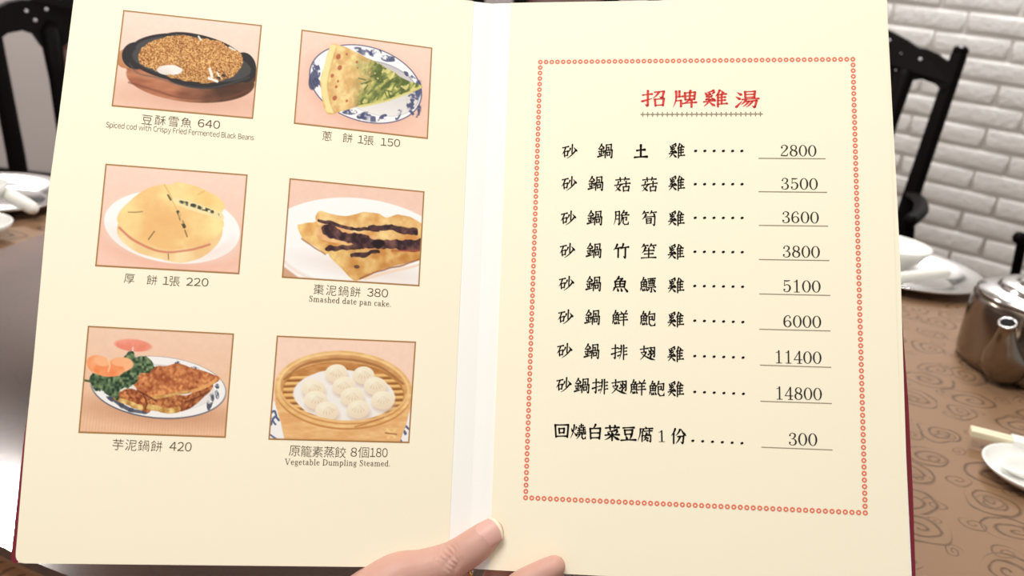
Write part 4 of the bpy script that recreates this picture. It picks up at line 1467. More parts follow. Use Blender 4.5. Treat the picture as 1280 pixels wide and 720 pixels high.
def dish_cod():
    im = backdrop((252, 224, 210), (246, 205, 184), 1)
    im = lay(im, ell(.55, .84, .46, .12, 0, 30), C(214, 160, 136), .6)
    wood = mixc(fbm(30, 3, 3, 1.5, .25), C(150, 86, 62), C(214, 150, 112))
    wood = mixc((UU - .42) * 3 + (fbm(8, 9) - .5), wood, wood * .48)
    im = lay(im, np.maximum(ell(.53, .64, .455, .245), ell(.53, .56, .47, .2)), wood)
    im = lay(im, ell(.06, .5, .065, .1, .2), mixc(VV * 2 - .7, C(216, 158, 112), C(168, 104, 74)))
    im = lay(im, line([(.1, .74), (.3, .80), (.45, .845), (.6, .84), (.8, .8), (.95, .7)], .008, 3), C(120, 70, 52), .7)
    blk = np.maximum.reduce([ell(.525, .48, .455, .215, .04), ell(.34, .33, .25, .135, -.15), ell(.58, .3, .28, .12, .15), ell(.13, .46, .1, .14, .3), ell(.9, .47, .085, .16, -.3), ell(.58, .62, .24, .115, 0)])
    im = lay(im, blk, C(44, 42, 44))
    im = lay(im, np.maximum.reduce([ell(.525, .475, .425, .185, .04), ell(.34, .335, .225, .11, -.15), ell(.58, .305, .25, .095, .15)]), C(74, 72, 74))
    im = lay(im, line([(.09, .55), (.16, .64), (.3, .665), (.40, .70), (.52, .725), (.66, .72), (.8, .66), (.94, .57)], .008, 2.5), C(92, 88, 88), .55)
    mound = poly([(.14, .47), (.17, .36), (.27, .26), (.42, .195), (.58, .205), (.7, .235), (.83, .30), (.89, .39), (.87, .5), (.8, .6), (.66, .66), (.55, .675), (.42, .66), (.3, .6), (.18, .56)], 1.5, .05, 5, 22)
    gr = vnoise(200, 200, 21) * .7 + vnoise(110, 110, 22) * .3
    gcol = mixc((gr - .22) * 1.8, C(152, 92, 44), C(240, 190, 124))
    gcol = mixc((VV - .46) * 2.2 + (fbm(9, 31) - .5), gcol, gcol * .84)
    im = lay(im, mound, gcol)
    fish = mixc(fbm(16, 41), C(226, 214, 206), C(255, 252, 248))
    im = lay(im, poly([(.28, .58), (.31, .53), (.39, .515), (.46, .55), (.45, .6), (.39, .62), (.31, .62)], 1.5, .04, 8), fish)
    im = lay(im, line([(.65, .52), (.68, .60)], .014, 1.5, .03, 3), C(246, 240, 230))
    im = lay(im, line([(.66, .62), (.72, .645)], .012, 1.5, .03, 4), C(250, 246, 240))
    im = lay(im, line([(.71, .55), (.74, .60)], .010, 1.5, .03, 5), C(240, 230, 216))
    im = lay(im, line([(.55, .195), (.57, .23)], .009, 1.5), C(240, 236, 226))
    im = lay(im, line([(.78, .275), (.82, .30)], .009, 1.5), C(238, 234, 226))
    im = lay(im, ell(.73, .58, .045, .035, .3, 3, .5, 4) * (vnoise(50, 50, 51) > .55), C(60, 52, 48))
    return im


def dish_scallion_pancake():
    im = backdrop((250, 218, 202), (248, 206, 186), 101)
    im = lay(im, ell(.5, .53, .44, .42, .12, 26), C(230, 176, 156), .55)
    im = lay(im, ell(.51, .49, .428, .405, .13), C(74, 80, 118))
    im = lay(im, ell(.51, .49, .420, .395, .13), C(252, 252, 254))
    im = lay(im, ell(.60, .52, .32, .285, .13), C(150, 150, 166), .75)
    im = lay(im, ell(.60, .525, .313, .277, .13), mixc((VV - .3) * 1.6, C(206, 202, 200), C(248, 246, 244)))
    im = rim_pattern(im, .51, .49, .375, .345, .13, (-86, -70, -38, -15, 14, 42, 62, 88, 103, 160, 182), C(72, 78, 116), 130, .085)
    im = lay(im, ell(.12, .52, .035, .105, .1, 1.5), C(70, 74, 108), .85)
    for cx_q, cy_q, rt in ((.475, .15, .25), (.545, .845, .1)):
        im = lay(im, ell(cx_q, cy_q, .072, .034, rt, 1.5, .5, 3) * np.clip((vnoise(70, 70, 190) - .2) * 3, 0, 1), C(74, 80, 116), .85)
    im = lay(im, ell(.905, .47, .022, .085, 0, 1.5, .3, 2), C(76, 84, 124), .9)
    body = [(.23, .125), (.20, .28), (.175, .5), (.19, .66), (.225, .83), (.27, .86), (.36, .80), (.47, .735), (.62, .67), (.78, .56), (.925, .46), (.92, .43), (.80, .385), (.66, .30), (.54, .225), (.42, .165), (.32, .12), (.26, .105)]
    m = poly(body, 1.5, .03, 14)
    n = fbm(26, 140)
    tan_ = mixc((n - .3) * 2.2, C(222, 178, 116), C(250, 226, 162))
    green = mixc((fbm(38, 150, 3, .6, .45) - .32) * 2.6, C(92, 108, 56), C(206, 204, 118))
    mix = np.clip((UU - .40 + (VV - .45) * .1 + (fbm(10, 160) - .5) * .3) * 5, 0, 1)
    im = lay(im, m, mixc(mix, tan_, green))
    im = lay(im, m * np.clip((vnoise(64, 64, 170, .5) - .70) * 6, 0, 1) * mix, C(238, 226, 150), .8)
    im = lay(im, poly([(.225, .125), (.27, .12), (.235, .34), (.22, .55), (.25, .72), (.285, .84), (.235, .84), (.19, .66), (.175, .5), (.20, .28)], 2), C(252, 232, 168), .9)
    im = lay(im, line([(.27, .15), (.24, .36), (.225, .55), (.255, .73), (.29, .83)], .006, 3), C(206, 164, 104), .6)
    im = lay(im, line([(.47, .735), (.62, .67), (.78, .56), (.92, .455)], .012, 2, .02, 2), C(222, 214, 130), .9)
    for x, y, r in ((.29, .24, .022), (.305, .355, .018), (.255, .45, .012), (.30, .50, .010), (.29, .56, .012), (.285, .68, .020), (.375, .695, .011), (.43, .27, .010), (.35, .2, .008), (.44, .33, .008)):
        im = lay(im, ell(x, y, r * .8, r * 1.5, .5, 1.6, .4, int(x * 100)), C(176, 92, 62), .85)
    for k in range(26):
        r = np.random.default_rng(200 + k)
        x, y, a = .42 + r.random() * .36, .28 + r.random() * .38, r.random() * 3
        if abs(y - .46) < .26 * (1 - (x - .4) / .55):
            im = lay(im, m * line([(x, y), (x + .05 * math.cos(a), y + .06 * math.sin(a))], .007, 1.6), C(84, 98, 52), .75)
    return im


def dish_thick_pancake():
    im = backdrop((252, 220, 204), (251, 208, 188), 201)
    im = lay(im, ell(.53, .70, .5, .28, .06, 26), C(238, 176, 152), .55)
    im = lay(im, ell(.505, .575, .475, .35, .07), C(255, 255, 255))
    im = lay(im, ell(.52, .70, .43, .2, .07, 16), C(250, 234, 226), .8)
    im = lay(im, ell(.505, .53, .42, .29, .07, 8), C(255, 255, 255))
    low = poly([(.128, .57), (.14, .70), (.22, .80), (.34, .865), (.48, .905), (.58, .915), (.70, .87), (.80, .77), (.852, .60), (.80, .46), (.50, .40), (.20, .46)], 1.5, .02, 20)
    n = fbm(9, 210)
    im = lay(im, low, mixc((n - .3) * 2.2, C(244, 204, 146), C(254, 230, 178)))
    up = poly([(.125, .56), (.13, .46), (.19, .36), (.28, .24), (.40, .165), (.46, .165), (.50, .135), (.58, .14), (.68, .175), (.79, .24), (.855, .33), (.835, .42), (.86, .50), (.85, .58), (.77, .70), (.64, .765), (.50, .80), (.36, .77), (.23, .69)], 1.5, .02, 21)
    im = lay(im, up, mixc((fbm(8, 220, 4) - .28) * 2.0, C(246, 200, 134), C(255, 236, 168)))
    im = lay(im, up * ell(.42, .55, .14, .12, 0, 30), C(240, 180, 120), .45)
    im = lay(im, up * ell(.72, .30, .10, .09, .3, 30), C(246, 196, 116), .5)
    im = lay(im, line([(.14, .62), (.23, .715), (.36, .795), (.50, .82), (.64, .785), (.77, .72)], .010, 2.5, .015, 6), C(206, 112, 92), .75)
    im = lay(im, poly([(.47, .30), (.56, .295), (.70, .345), (.83, .40), (.845, .465), (.72, .43), (.56, .375)], 1.6, .02, 23), C(250, 232, 178))
    im = lay(im, line([(.54, .325), (.62, .35), (.70, .385), (.77, .405)], .017, 1.5, .04, 25) * np.clip((vnoise(70, 70, 230) - .25) * 3, 0, 1), C(70, 76, 62))
    im = lay(im, line([(.77, .41), (.825, .44)], .013, 1.5, .04, 26) * np.clip((vnoise(70, 70, 231) - .35) * 3, 0, 1), C(92, 96, 78))
    im = lay(im, line([(.455, .27), (.475, .315)], .009, 1.4, .03, 7), C(96, 88, 62), .9)
    im = lay(im, line([(.53, .43), (.56, .52), (.58, .57)], .015, 1.4, .03, 8) * np.clip((vnoise(60, 60, 232) - .1) * 3, 0, 1), C(74, 78, 58), .95)
    im = lay(im, line([(.59, .60), (.61, .66)], .006, 1.4), C(120, 104, 70), .9)
    im = lay(im, line([(.38, .63), (.345, .71)], .0055, 1.4), C(116, 96, 66), .9)
    im = lay(im, line([(.19, .46), (.24, .455), (.285, .445)], .005, 1.4), C(150, 118, 78), .85)
    im = lay(im, line([(.49, .84), (.495, .89)], .005, 1.4), C(120, 98, 66), .8)
    im = lay(im, line([(.42, .17), (.46, .25), (.48, .30)], .005, 3), C(218, 164, 100), .7)
    im = lay(im, line([(.70, .20), (.66, .24)], .005, 3), C(226, 172, 106), .7)
    im = lay(im, line([(.48, .31), (.52, .40)], .004, 2), C(220, 170, 104), .7)
    return im


def dish_date_cake():
    im = backdrop((247, 210, 192), (247, 214, 198), 301)
    plate = ell(.55, .74, .74, .60, .03)
    im = lay(im, plate, C(255, 255, 255))
    im = lay(im, poly([(-.02, .86), (.06, .93), (.16, 1.02), (-.02, 1.02)], 3), C(216, 170, 142))
    im = lay(im, line([(-.02, .80), (.07, .90), (.22, 1.0)], .014, 6), C(244, 226, 216), .9)
    im = lay(im, ell(.6, .86, .45, .1, .1, 20), C(240, 226, 220), .7)
    n = fbm(11, 310, 4)
    crust = mixc((n - .3) * 2.4, C(210, 142, 74), C(250, 214, 142))
    left = poly([(.085, .48), (.12, .455), (.24, .40), (.40, .42), (.50, .55), (.45, .66), (.30, .73), (.22, .67), (.13, .60)], 1.5, .04, 31)
    im = lay(im, left, crust)
    im = lay(im, line([(.12, .60), (.22, .68), (.3, .735)], .007, 2, .02, 3), C(150, 90, 56), .7)
    back = poly([(.23, .315), (.33, .33), (.42, .335), (.50, .305), (.57, .275), (.66, .275), (.72, .31), (.80, .275), (.88, .285), (.97, .33), (1.02, .38), (1.02, .58), (.5, .6), (.24, .46)], 1.5, .03, 32)
    im = lay(im, back, mixc((fbm(12, 330, 4) - .3) * 2.2, C(216, 152, 84), C(252, 222, 156)))
    front = poly([(.32, .735), (.40, .66), (.52, .60), (.70, .57), (1.02, .54), (1.02, .70), (.90, .77), (.72, .85), (.56, .965), (.50, .96), (.42, .86)], 1.5, .03, 33)
    im = lay(im, front, mixc((fbm(12, 340, 4) - .3) * 2.2, C(206, 144, 76), C(252, 222, 150)))
    im = lay(im, line([(.56, .955), (.72, .86), (.90, .775), (1.02, .70)], .008, 1.8, .02, 4), C(150, 96, 62), .8)
    im = lay(im, line([(.60, .955), (.76, .875), (.94, .80), (1.02, .755)], .013, 2.5), C(246, 216, 190), .8)
    date = mixc((fbm(30, 350) - .3) * 2, C(52, 32, 38), C(122, 84, 80))
    im = lay(im, line([(.235, .39), (.30, .415), (.44, .44), (.56, .45), (.66, .46)], .017, 1.5, .06, 5), date)
    im = lay(im, line([(.60, .435), (.72, .43), (.85, .425), (.95, .435)], .028, 1.5, .07, 6), date)
    roll = line([(.27, .52), (.36, .53), (.52, .57), (.62, .59)], .078, 1.5, .03, 7)
    im = lay(im, roll, mixc((fbm(12, 360) - .3) * 2, C(226, 162, 104), C(255, 226, 170)))
    im = lay(im, line([(.29, .50), (.40, .535), (.50, .55), (.58, .585)], .054, 1.5, .10, 8), date)
    im = lay(im, line([(.58, .60), (.70, .59), (.82, .585), (.99, .565)], .050, 1.5, .10, 9), date)
    im = lay(im, ell(.68, .585, .035, .03, 0, 2, .5, 2), C(34, 20, 24))
    im = lay(im, line([(.78, .65), (.88, .64), (1.0, .62)], .010, 2, .02, 9), C(178, 84, 64), .8)
    im = lay(im, line([(.32, .685), (.42, .645), (.56, .625)], .024, 1.6, .08, 10), date, .95)
    im = lay(im, line([(.48, .745), (.56, .70), (.68, .665)], .023, 1.6, .08, 11), date, .95)
    im = lay(im, ell(.53, .84, .025, .022, 0, 1.6, .6, 12), C(88, 66, 52), .85)
    for x, y in ((.66, .72), (.72, .81), (.88, .70), (.80, .66)):
        im = lay(im, ell(x, y, .028, .03, 0, 5, .4, int(x * 90)), C(190, 124, 58), .6)
    return im


def dish_taro_cake():
    im = backdrop((247, 212, 188), (242, 196, 160), 401)
    im = im + ((np.sin(UU * ASP * 210 + fbm(6, 402) * 6) * 5) * np.clip((VV - .5) * 2, 0, 1))[..., None]
    im = lay(im, ell(.53, .78, .46, .11, .05, 24), C(196, 138, 104), .65)
    im = lay(im, ell(.315, .165, .125, .058, .05, 2), mixc((fbm(18, 410) - .3) * 2, C(240, 142, 120), C(252, 178, 156)))
    im = lay(im, line([(.315, .19), (.315, .24)], .008, 2), C(252, 220, 200), .9)
    im = lay(im, ell(.515, .55, .462, .29, .05), C(92, 98, 112))
    im = lay(im, ell(.515, .545, .457, .283, .05), C(250, 250, 250))
    im = lay(im, ell(.52, .55, .37, .215, .05, 2), C(186, 190, 196), .6)
    im = lay(im, ell(.52, .555, .365, .21, .05, 2), C(240, 238, 234))
    im = rim_pattern(im, .515, .545, .405, .245, .05, (-75, -56, -34, -15, 6, 28, 100, 122, 140, 160), C(72, 78, 96), 420, .06)
    im = lay(im, line([(.20, .66), (.27, .73), (.34, .765)], .018, 1.8, .03, 2), C(74, 80, 96), .9)
    im = lay(im, line([(.33, .77), (.42, .785)], .016, 1.8, .02, 3), C(74, 80, 96), .85)
    br = fbm(20, 430, 4) * .6 + vnoise(90, 90, 434, .4) * .4
    brown = mixc((br - .28) * 2.3, C(132, 62, 36), C(226, 150, 92))
    im = lay(im, poly([(.215, .64), (.30, .575), (.40, .60), (.50, .67), (.47, .76), (.44, .775), (.33, .72), (.25, .68)], 1.5, .03, 41), brown)
    im = lay(im, poly([(.46, .66), (.58, .61), (.72, .60), (.84, .49), (.88, .52), (.84, .61), (.77, .70), (.69, .765), (.56, .775), (.44, .755)], 1.5, .03, 42), brown * .94)
    im = lay(im, poly([(.33, .50), (.38, .43), (.47, .37), (.56, .345), (.64, .325), (.72, .355), (.80, .38), (.90, .415), (.92, .45), (.86, .52), (.75, .58), (.62, .61), (.48, .665), (.40, .62), (.36, .57)], 1.5, .03, 43), mixc((fbm(17, 440, 4) * .6 + vnoise(80, 80, 441, .5) * .4 - .28) * 2.2, C(158, 82, 48), C(238, 164, 104)))
    cut = mixc((fbm(34, 450) - .3) * 2, C(186, 132, 66), C(246, 216, 142))
    im = lay(im, line([(.23, .66), (.31, .71), (.40, .755)], .021, 1.5, .03, 12), cut)
    im = lay(im, line([(.46, .745), (.55, .755), (.66, .755)], .026, 1.5, .03, 13), cut)
    im = lay(im, line([(.48, .655), (.60, .61), (.72, .58)], .014, 1.5, .02, 14), cut, .9)
    im = lay(im, line([(.74, .57), (.83, .52), (.90, .455)], .016, 1.6, .02, 15), C(240, 178, 110), .8)
    im = lay(im, line([(.41, .62), (.44, .70), (.43, .76)], .006, 1.6), C(88, 44, 30), .8)
    im = lay(im, line([(.37, .585), (.44, .635), (.50, .675)], .008, 2), C(96, 46, 30), .7)
    im = lay(im, line([(.70, .68), (.79, .62), (.86, .56)], .007, 2), C(104, 52, 34), .7)
    pars = poly([(.04, .50), (.06, .43), (.16, .40), (.24, .36), (.27, .26), (.31, .24), (.34, .28), (.40, .265), (.46, .33), (.455, .40), (.39, .45), (.35, .51), (.31, .57), (.25, .60), (.22, .665), (.15, .64), (.08, .60), (.05, .55)], 1.5, .10, 45, 20)
    pn = vnoise(80, 80, 460) * .6 + fbm(24, 470) * .4
    im = lay(im, pars, mixc((pn - .28) * 2.0, C(38, 64, 44), C(140, 160, 116)))
    im = lay(im, line([(-.01, .515), (.05, .515)], .01, 1.5, .03, 5), C(74, 98, 66))
    for cx, cy, rx, ry, ro, c in ((.10, .37, .085, .085, .3, (250, 142, 84)), (.235, .36, .10, .08, -.2, (252, 160, 100)), (.165, .405, .10, .07, 0, (246, 132, 76)), (.12, .33, .055, .045, .2, (255, 176, 126)), (.24, .33, .06, .04, 0, (254, 182, 134))):
        im = lay(im, ell(cx, cy, rx, ry, ro, 1.8, .25, int(cx * 300)), mixc((fbm(12, int(cx * 900)) - .25) * 2, C(*c), C(255, 190, 140)))
    im = lay(im, line([(.155, .31), (.17, .36), (.165, .42)], .008, 2), C(255, 210, 170), .9)
    return im


def dish_dumplings():
    im = backdrop((252, 220, 200), (250, 212, 192), 501)
    im = lay(im, poly([(-.02, .62), (.10, .66), (.16, 1.02), (-.02, 1.02)], 3), C(250, 250, 250))
    im = lay(im, poly([(1.02, .68), (.95, .72), (.88, 1.02), (1.02, 1.02)], 3), C(250, 250, 250))
    for x, y in ((.025, .74), (.045, .79), (.03, .83), (.965, .85), (.945, .90), (.92, .96)):
        im = lay(im, line([(x - .02, y + .02), (x, y - .015), (x + .018, y + .02)], .012, 1.6, .06, int(x * 200)), C(76, 86, 132), .9)
    im = lay(im, line([(.0, .94), (.07, 1.0)], .008, 1.6), C(80, 88, 130), .9)
    wood = lambda s, a, b: mixc((fbm(16, s, 3, 0, 3.0) - .3) * 1.8, C(*a), C(*b))
    im = lay(im, poly([(.02, .50), (.03, .66), (.08, .84), (.12, 1.03), (.92, 1.03), (.97, .80), (.99, .62), (.99, .48)], 1.5), wood(510, (232, 176, 116), (248, 204, 146)))
    im = lay(im, ell(.505, .50, .49, .375, .03), wood(520, (234, 184, 120), (252, 216, 156)))
    im = lay(im, ell(.505, .485, .448, .318, .03), wood(530, (210, 154, 98), (234, 184, 124)))
    im = lay(im, ell(.505, .50, .47, .355, .03) * (1 - ell(.505, .49, .455, .335, .03)), C(255, 226, 164), .6)
    im = lay(im, ell(.505, .52, .432, .285, .03), wood(540, (186, 124, 66), (216, 158, 96)))
    im = lay(im, line([(.08, .42), (.2, .28), (.38, .215), (.55, .21), (.75, .27), (.92, .42)], .012, 2), C(150, 96, 52), .6)
    ins = ell(.505, .535, .428, .275, .03)
    for k in range(9):
        y = .30 + k * .055
        im = lay(im, ins * line([(.04, y + .11), (.97, y + .03)], .012, 1.6), C(244, 198, 128))
        im = lay(im, ins * line([(.04, y + .14), (.97, y + .06)], .006, 1.6), C(132, 86, 48), .8)
    im = lay(im, ell(.51, .555, .365, .245, .03, 1.6, .05, 3), C(248, 244, 240))
    for i, (x, y) in enumerate(((.44, .345), (.635, .355), (.285, .50), (.50, .465), (.725, .455), (.31, .61), (.565, .565), (.785, .59), (.395, .71), (.615, .685))):
        w = .083 if i > 1 else .078
        im = lay(im, ell(x + .01, y + .045, w * .98, .075, 0, 6), C(206, 176, 156), .55)
        im = lay(im, ell(x, y, w, .088, .1 * (i % 3 - 1), 1.6, .06, 60 + i), mixc((VV - y) * 5 + .5 + (UU - x) * 1.5, C(254, 247, 224), C(241, 222, 196)))
        for q in range(5):
            a = -.9 + q * .45 + .2 * (i % 3)
            im = lay(im, ell(x, y, w * .9, .08, 0, 2) * line([(x + .006 * q - .012, y - .035), (x + .052 * math.sin(a), y + .05 * abs(math.cos(a)) - .02)], .0045, 2.2), C(216, 190, 152), .65)
        im = lay(im, ell(x - .012, y - .03, .03, .022, .3, 8), C(255, 252, 234), .8)
    # front rim above the dumplings' foot
    fr = (ell(.505, .50, .49, .375, .03) * (1 - ell(.505, .49, .442, .305, .03))) * np.clip((VV - .55) * 8, 0, 1)
    im = lay(im, fr, wood(550, (234, 182, 116), (253, 214, 152)))
    im = lay(im, ell(.505, .505, .492, .38, .03) * (1 - ell(.505, .50, .486, .366, .03)) * np.clip((VV - .5) * 6, 0, 1), C(196, 132, 74), .8)
    im = lay(im, (ell(.505, .495, .465, .34, .03) * (1 - ell(.505, .492, .456, .326, .03))) * np.clip((VV - .5) * 6, 0, 1), C(202, 140, 80), .7)
    im = lay(im, line([(.60, .855), (.72, .80), (.80, .755)], .006, 1.8), C(186, 124, 70), .8)
    im = lay(im, line([(.83, .87), (.89, .94)], .012, 1.6), C(250, 214, 150))
    im = lay(im, line([(.89, .87), (.84, .95)], .012, 1.6), C(248, 206, 140))
    im = lay(im, line([(.82, .905), (.90, .915)], .006, 1.6), C(150, 94, 52), .8)
    return im


def print_material():
    m = bpy.data.materials.new('printed_picture')
    m.use_nodes = True
    nt = m.node_tree
    a = nt.nodes.new('ShaderNodeAttribute')
    a.attribute_name = 'ink'
    b = nt.nodes['Principled BSDF']
    nt.links.new(a.outputs['Color'], b.inputs['Base Color'])
    b.inputs['Roughness'].default_value = .55
    b.inputs['Specular IOR Level'].default_value = .2
    return m


M_PRINT = print_material()
PHOTOS = [
    (dish_cod, 'printed photograph of crumb covered cod on a black plate', [(153.8, 12.1), (327.9, 31.1), (316.6, 149.1), (139, 133.2)]),
    (dish_scallion_pancake, 'printed photograph of a scallion pancake wedge', [(376.5, 36.5), (540.8, 59.3), (535.2, 174.2), (366.8, 155)]),
    (dish_thick_pancake, 'printed photograph of a thick round pancake', [(131.5, 204.2), (310, 217.8), (299.5, 343.2), (118.5, 333.2)]),
    (dish_date_cake, 'printed photograph of date filled pancake slices', [(361.6, 222.3), (531, 238.8), (524.6, 358.3), (351.8, 347.5)]),
    (dish_taro_cake, 'printed photograph of taro cakes with parsley and an orange flower', [(109.5, 406.7), (293, 416.5), (282.5, 547.7), (97.5, 541.5)]),
    (dish_dumplings, 'printed photograph of dumplings in a bamboo steamer', [(345.6, 419), (520.5, 426.6), (512, 554.3), (335, 550)]),
]
FRAME_C = C(172, 126, 74)
PAPER_GAIN = .93
for fn, lab, quad in PHOTOS:
    im = np.clip(fn(), 0, 255)
    ex, ey = np.minimum(UU, 1 - UU) * PW, np.minimum(VV, 1 - VV) * PH
    im = lay(im, soft(3.0 - np.minimum(ex, ey), 1.2), FRAME_C)
    lin = np.where(im / 255 <= .04045, im / 255 / 12.92, ((np.clip(im, 0, 255) / 255 + .055) / 1.055) ** 2.4) * PAPER_GAIN
    q = [LP.loc(*p) for p in quad]
    # one vertex per print pixel
    X = (1 - UU)[..., None] * (1 - VV)[..., None] * q[0] + UU[..., None] * (1 - VV)[..., None] * q[1] + UU[..., None] * VV[..., None] * q[2] + (1 - UU)[..., None] * VV[..., None] * q[3]
    base = LP.at(0, 0, .00009) - MENU_O
    co = base + X[..., 0:1] * LP.A[:, 0] + X[..., 1:2] * LP.A[:, 1]
    me = bpy.data.meshes.new('dish_photograph')
    nv, nf = PW * PH, (PW - 1) * (PH - 1)
    idx = np.arange(nv).reshape(PH, PW)
    F = np.stack([idx[:-1, :-1], idx[1:, :-1], idx[1:, 1:], idx[:-1, 1:]], axis=-1).reshape(-1, 4)
    me.vertices.add(nv)
    me.vertices.foreach_set('co', co.reshape(-1).astype(np.float32))
    me.loops.add(nf * 4)
    me.loops.foreach_set('vertex_index', F.reshape(-1).astype(np.int32))
    me.polygons.add(nf)
    me.polygons.foreach_set('loop_start', (np.arange(nf) * 4).astype(np.int32))
    me.update(calc_edges=True)
    at_ = me.attributes.new('ink', 'FLOAT_COLOR', 'POINT')
    at_.data.foreach_set('color', np.concatenate([lin.reshape(-1, 3), np.ones((nv, 1))], axis=1).reshape(-1).astype(np.float32))
    o = link('dish_photograph', me, M_PRINT, page_l)
    o['label'] = lab

# ------------------------------------------------------------------ the hand that holds the menu
M_SKIN = mat('skin', srgb(205, 162, 149), 0.48, spec=0.35, noise=(60, 0.07), bump=(700, 0.12, 0.0006), sss=0.25)
M_NAIL = mat('fingernail', srgb(228, 172, 162), 0.45, coat=0.0, sss=0.2)
M_NAILTIP = mat('fingernail_edge', srgb(246, 232, 206), 0.25, coat=0.3)


def behind(page, u, v, r):
    """Centre of a finger of radius r lying against the back of the menu."""
    return at_depth(u, v, page.depth(u, v) + (.0054 + r * .93) / page.R[2, 2])


def before(page, u, v, r):
    return at_depth(u, v, page.depth(u, v) - r * .93 / page.R[2, 2])


thumb = [(410, 850, .440, .0195), (442, 775, .446, .0175), (490, 724.5, .4505, .0132), (530, 711.5, .4535, .0106), (567, 698.5, .4555, .0095), (592, 683, .4565, .0091), (606, 671.5, .4575, .0082), (613, 665.5, .458, .0072)]
hand_bm = bmesh.new()
T = [np.r_[at_depth(u, v, d), r] for u, v, d, r in thumb]
T = catmull(T, 40)
add_tube(hand_bm, T[:, :3], T[:, 3], 20, 5)


def chain(rows, n=30):
    P = catmull([np.r_[np.array(p, float), r] for p, r in rows], n)
    add_tube(hand_bm, P[:, :3], P[:, 3], 16, 5)
    return P


WR = at_depth(400, 935, .412)
index_ = chain([(at_depth(470, 860, .455), .016), (at_depth(548, 792, .476), .0125), (behind(LP, 572, 700, .0092), .0092), (behind(LP, 590, 628, .0084), .0084), (behind(LP, 600, 580, .0072), .0072)])
middle = chain([(at_depth(490, 870, .458), .016), (at_depth(590, 800, .480), .0125), (behind(RP, 634, 700, .0094), .0094), (behind(RP, 654, 612, .0085), .0085), (behind(RP, 664, 560, .0073), .0073)])
ring_ = chain([(at_depth(500, 890, .455), .016), (at_depth(622, 822, .478), .0120), (behind(RP, 678, 728, .0090), .0090), (behind(RP, 704, 655, .0082), .0082), (behind(RP, 718, 606, .0070), .0070)])
pinky = chain([(at_depth(500, 910, .448), .0155), (at_depth(600, 850, .462), .0112), (at_depth(612, 782, .452), .0084), (at_depth(643, 738, .4465), .0075), (before(RP, 678, 716, .0066), .0066), (before(RP, 693, 708, .0058), .0058)])
# palm and wrist
for a, b, ra, rb in ((at_depth(430, 860, .445), at_depth(548, 800, .474), .017, .0125), (at_depth(440, 880, .445), at_depth(590, 812, .476), .0175, .0130), (at_depth(450, 900, .44), at_depth(615, 832, .472), .0175, .0125),
                     (at_depth(440, 800, .449), at_depth(540, 790, .472), .0135, .0105), (at_depth(470, 770, .455), at_depth(548, 792, .474), .0095, .0105), (at_depth(450, 915, .435), at_depth(598, 852, .460), .0175, .0115)):
    add_tube(hand_bm, [a, (a + b) / 2, b], [ra, (ra + rb) / 2, rb], 16, 4)
add_tube(hand_bm, catmull([at_depth(430, 870, .442), WR, (WR + np.array([-.215, .085, .845])) / 2 + np.array([0, 0, -.004]), np.array([-.215, .085, .845])], 18), list(np.interp(np.linspace(0, 1, 18), [0, .25, .4, .75, 1], [.026, .0255, .0265, .036, .039])), 24, 4, (1.12, .88))
bmesh.ops.recalc_face_normals(hand_bm, faces=hand_bm.faces)
hm = bpy.data.meshes.new('person')
hand_bm.to_mesh(hm)
hand_bm.free()
ho = bpy.data.objects.new('person', hm)
COL.objects.link(ho)
rm = ho.modifiers.new('remesh', 'REMESH')
rm.mode = 'VOXEL'
rm.voxel_size = 0.0007
sm = ho.modifiers.new('smooth', 'SMOOTH')
sm.iterations = 14
sm.factor = 0.6
bpy.context.view_layer.update()
fin = bpy.data.meshes.new_from_object(ho.evaluated_get(bpy.context.evaluated_depsgraph_get()))
bpy.data.objects.remove(ho)
nv = len(fin.vertices)
co = np.zeros(nv * 3)
fin.vertices.foreach_get('co', co)
co = co.reshape(-1, 3)
no = np.zeros(nv * 3)
fin.vertices.foreach_get('normal', no)
no = no.reshape(-1, 3)
# creases over the thumb's knuckle, square to its length
ax_k = at_depth(592, 683, .4565) - at_depth(545, 706, .4545)
ax_k /= np.linalg.norm(ax_k)
kn = at_depth(561, 693, .447)
toeye = EYE - kn
toeye /= np.linalg.norm(toeye)
rel = co - kn
sx_ = rel @ ax_k
side_k = np.cross(ax_k, toeye)
sy_ = rel @ side_k
rad = np.linalg.norm(rel, axis=1)
fac = np.clip(1 - (rad / .013) ** 2, 0, 1) * np.clip(no @ toeye, 0, 1)
dz = np.zeros(nv)
for s0, amp, bend, wd in ((-.0042, .0008, .10, .0009), (-.0018, .0012, .05, .0009), (.0006, .0013, -.06, .0009), (.0030, .0009, -.14, .0009), (-.0066, .0003, .14, .0009), (.0052, .0003, -.2, .0009)):
    dz -= 1.6 * amp * np.exp(-((sx_ - s0 - bend * np.abs(sy_) - .0005 * np.sin(sy_ * 900 + s0 * 3000)) / wd) ** 2)
co += no * (dz * fac)[:, None]
# flatten the nail bed of the thumb a little
HO = np.array(at_depth(500, 800, .455))
co -= HO
fin.vertices.foreach_set('co', co.reshape(-1))
fin.update()
fin.materials.clear()
hand = link('person', fin, M_SKIN, None, True, HO)
tag(hand, 'hand of a person holding the menu from below, thumb over its fold', 'person')


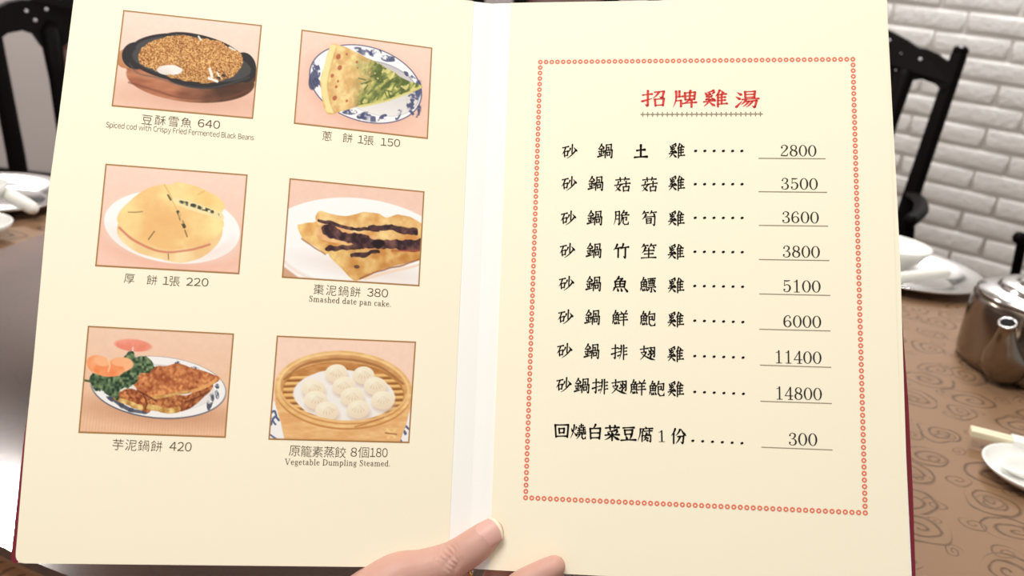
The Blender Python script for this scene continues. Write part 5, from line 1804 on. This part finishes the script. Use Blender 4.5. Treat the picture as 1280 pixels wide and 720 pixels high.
def nail(p_base, p_tip, out, length, width, r_curve, name_parent, lift=.0):
    """A curved fingernail plate from its root to its free edge."""
    d = p_tip - p_base
    d /= np.linalg.norm(d)
    out = out - d * (out @ d)
    out /= np.linalg.norm(out)
    s = np.cross(d, out)
    bm = bmesh.new()
    nu, nw = 18, 15
    g, mats_ = [], []
    for i in range(nu + 1):
        f = i / nu
        row = []
        for j in range(nw + 1):
            w = (j / nw - .5) * 2
            half = width / 2 * (1 - .30 * max(0, (.28 - f) / .28) ** 2.0)
            endr = .20 * (w * w)
            ff = f * length - (endr * length * .75 if f > .5 else -endr * length * .75) * abs(f - .5) * 2
            ang = w * half / r_curve
            p = p_base + d * ff + s * (r_curve * math.sin(ang)) + out * (r_curve * (math.cos(ang) - 1) + .0003 - .0011 * (f - .45) ** 2 * 4 * .6)
            row.append(bm.verts.new(p - HO))
        g.append(row)
    low = [[bm.verts.new(Vector(v.co) - Vector(out) * .0005) for v in r] for r in g]
    for i in range(nu):
        for j in range(nw):
            a = bm.faces.new((g[i][j], g[i][j + 1], g[i + 1][j + 1], g[i + 1][j]))
            b = bm.faces.new((low[i][j], low[i + 1][j], low[i + 1][j + 1], low[i][j + 1]))
            a.material_index = b.material_index = 1 if i >= nu - 2 else 0
    for i in range(nu):
        for j, q in ((0, 0), (nw, 1)):
            bm.faces.new((g[i][j], g[i + 1][j], low[i + 1][j], low[i][j]))
    for j in range(nw):
        bm.faces.new((g[0][j], low[0][j], low[0][j + 1], g[0][j + 1]))
        f = bm.faces.new((g[nu][j], g[nu][j + 1], low[nu][j + 1], low[nu][j]))
        f.material_index = 1
    o = obj('fingernail', bm, [M_NAIL, M_NAILTIP], name_parent, True)
    return o


def surf(u, v, d0):
    """First point of the hand under a photo position, and its normal."""
    dr = Vector(ray(u, v))
    org = Vector(EYE) - Vector(HO)
    ok, loc_, nor, ix = hand.ray_cast(org + dr * .3, dr)
    return (np.array(loc_) + HO, np.array(nor)) if ok else (at_depth(u, v, d0), -FWD)


bpy.context.view_layer.update()
pb, nb = surf(595.5, 674.5, .449)
pt, nt_ = surf(613, 663, .449)
nail(pb, pt, nb * .5 + nt_ * .5 + np.array([0, 0, .0]), .0145, .0148, .0084, hand)['label'] = 'pink thumbnail with a pale free edge'
# nails of the fingers behind the menu face away from the reader
for P, pg in ((index_, LP), (middle, RP), (ring_, RP)):
    tip, pre = P[-1, :3], P[-6, :3]
    dd = tip - pre
    dd /= np.linalg.norm(dd)
    out = pg.A[:, 2]
    b0 = tip - dd * .006 + out * (P[-1, 3] + .0006)
    nail(b0, b0 + dd * .01 - out * .0012, out - dd * .0, .0112, .0092, .0066, hand)
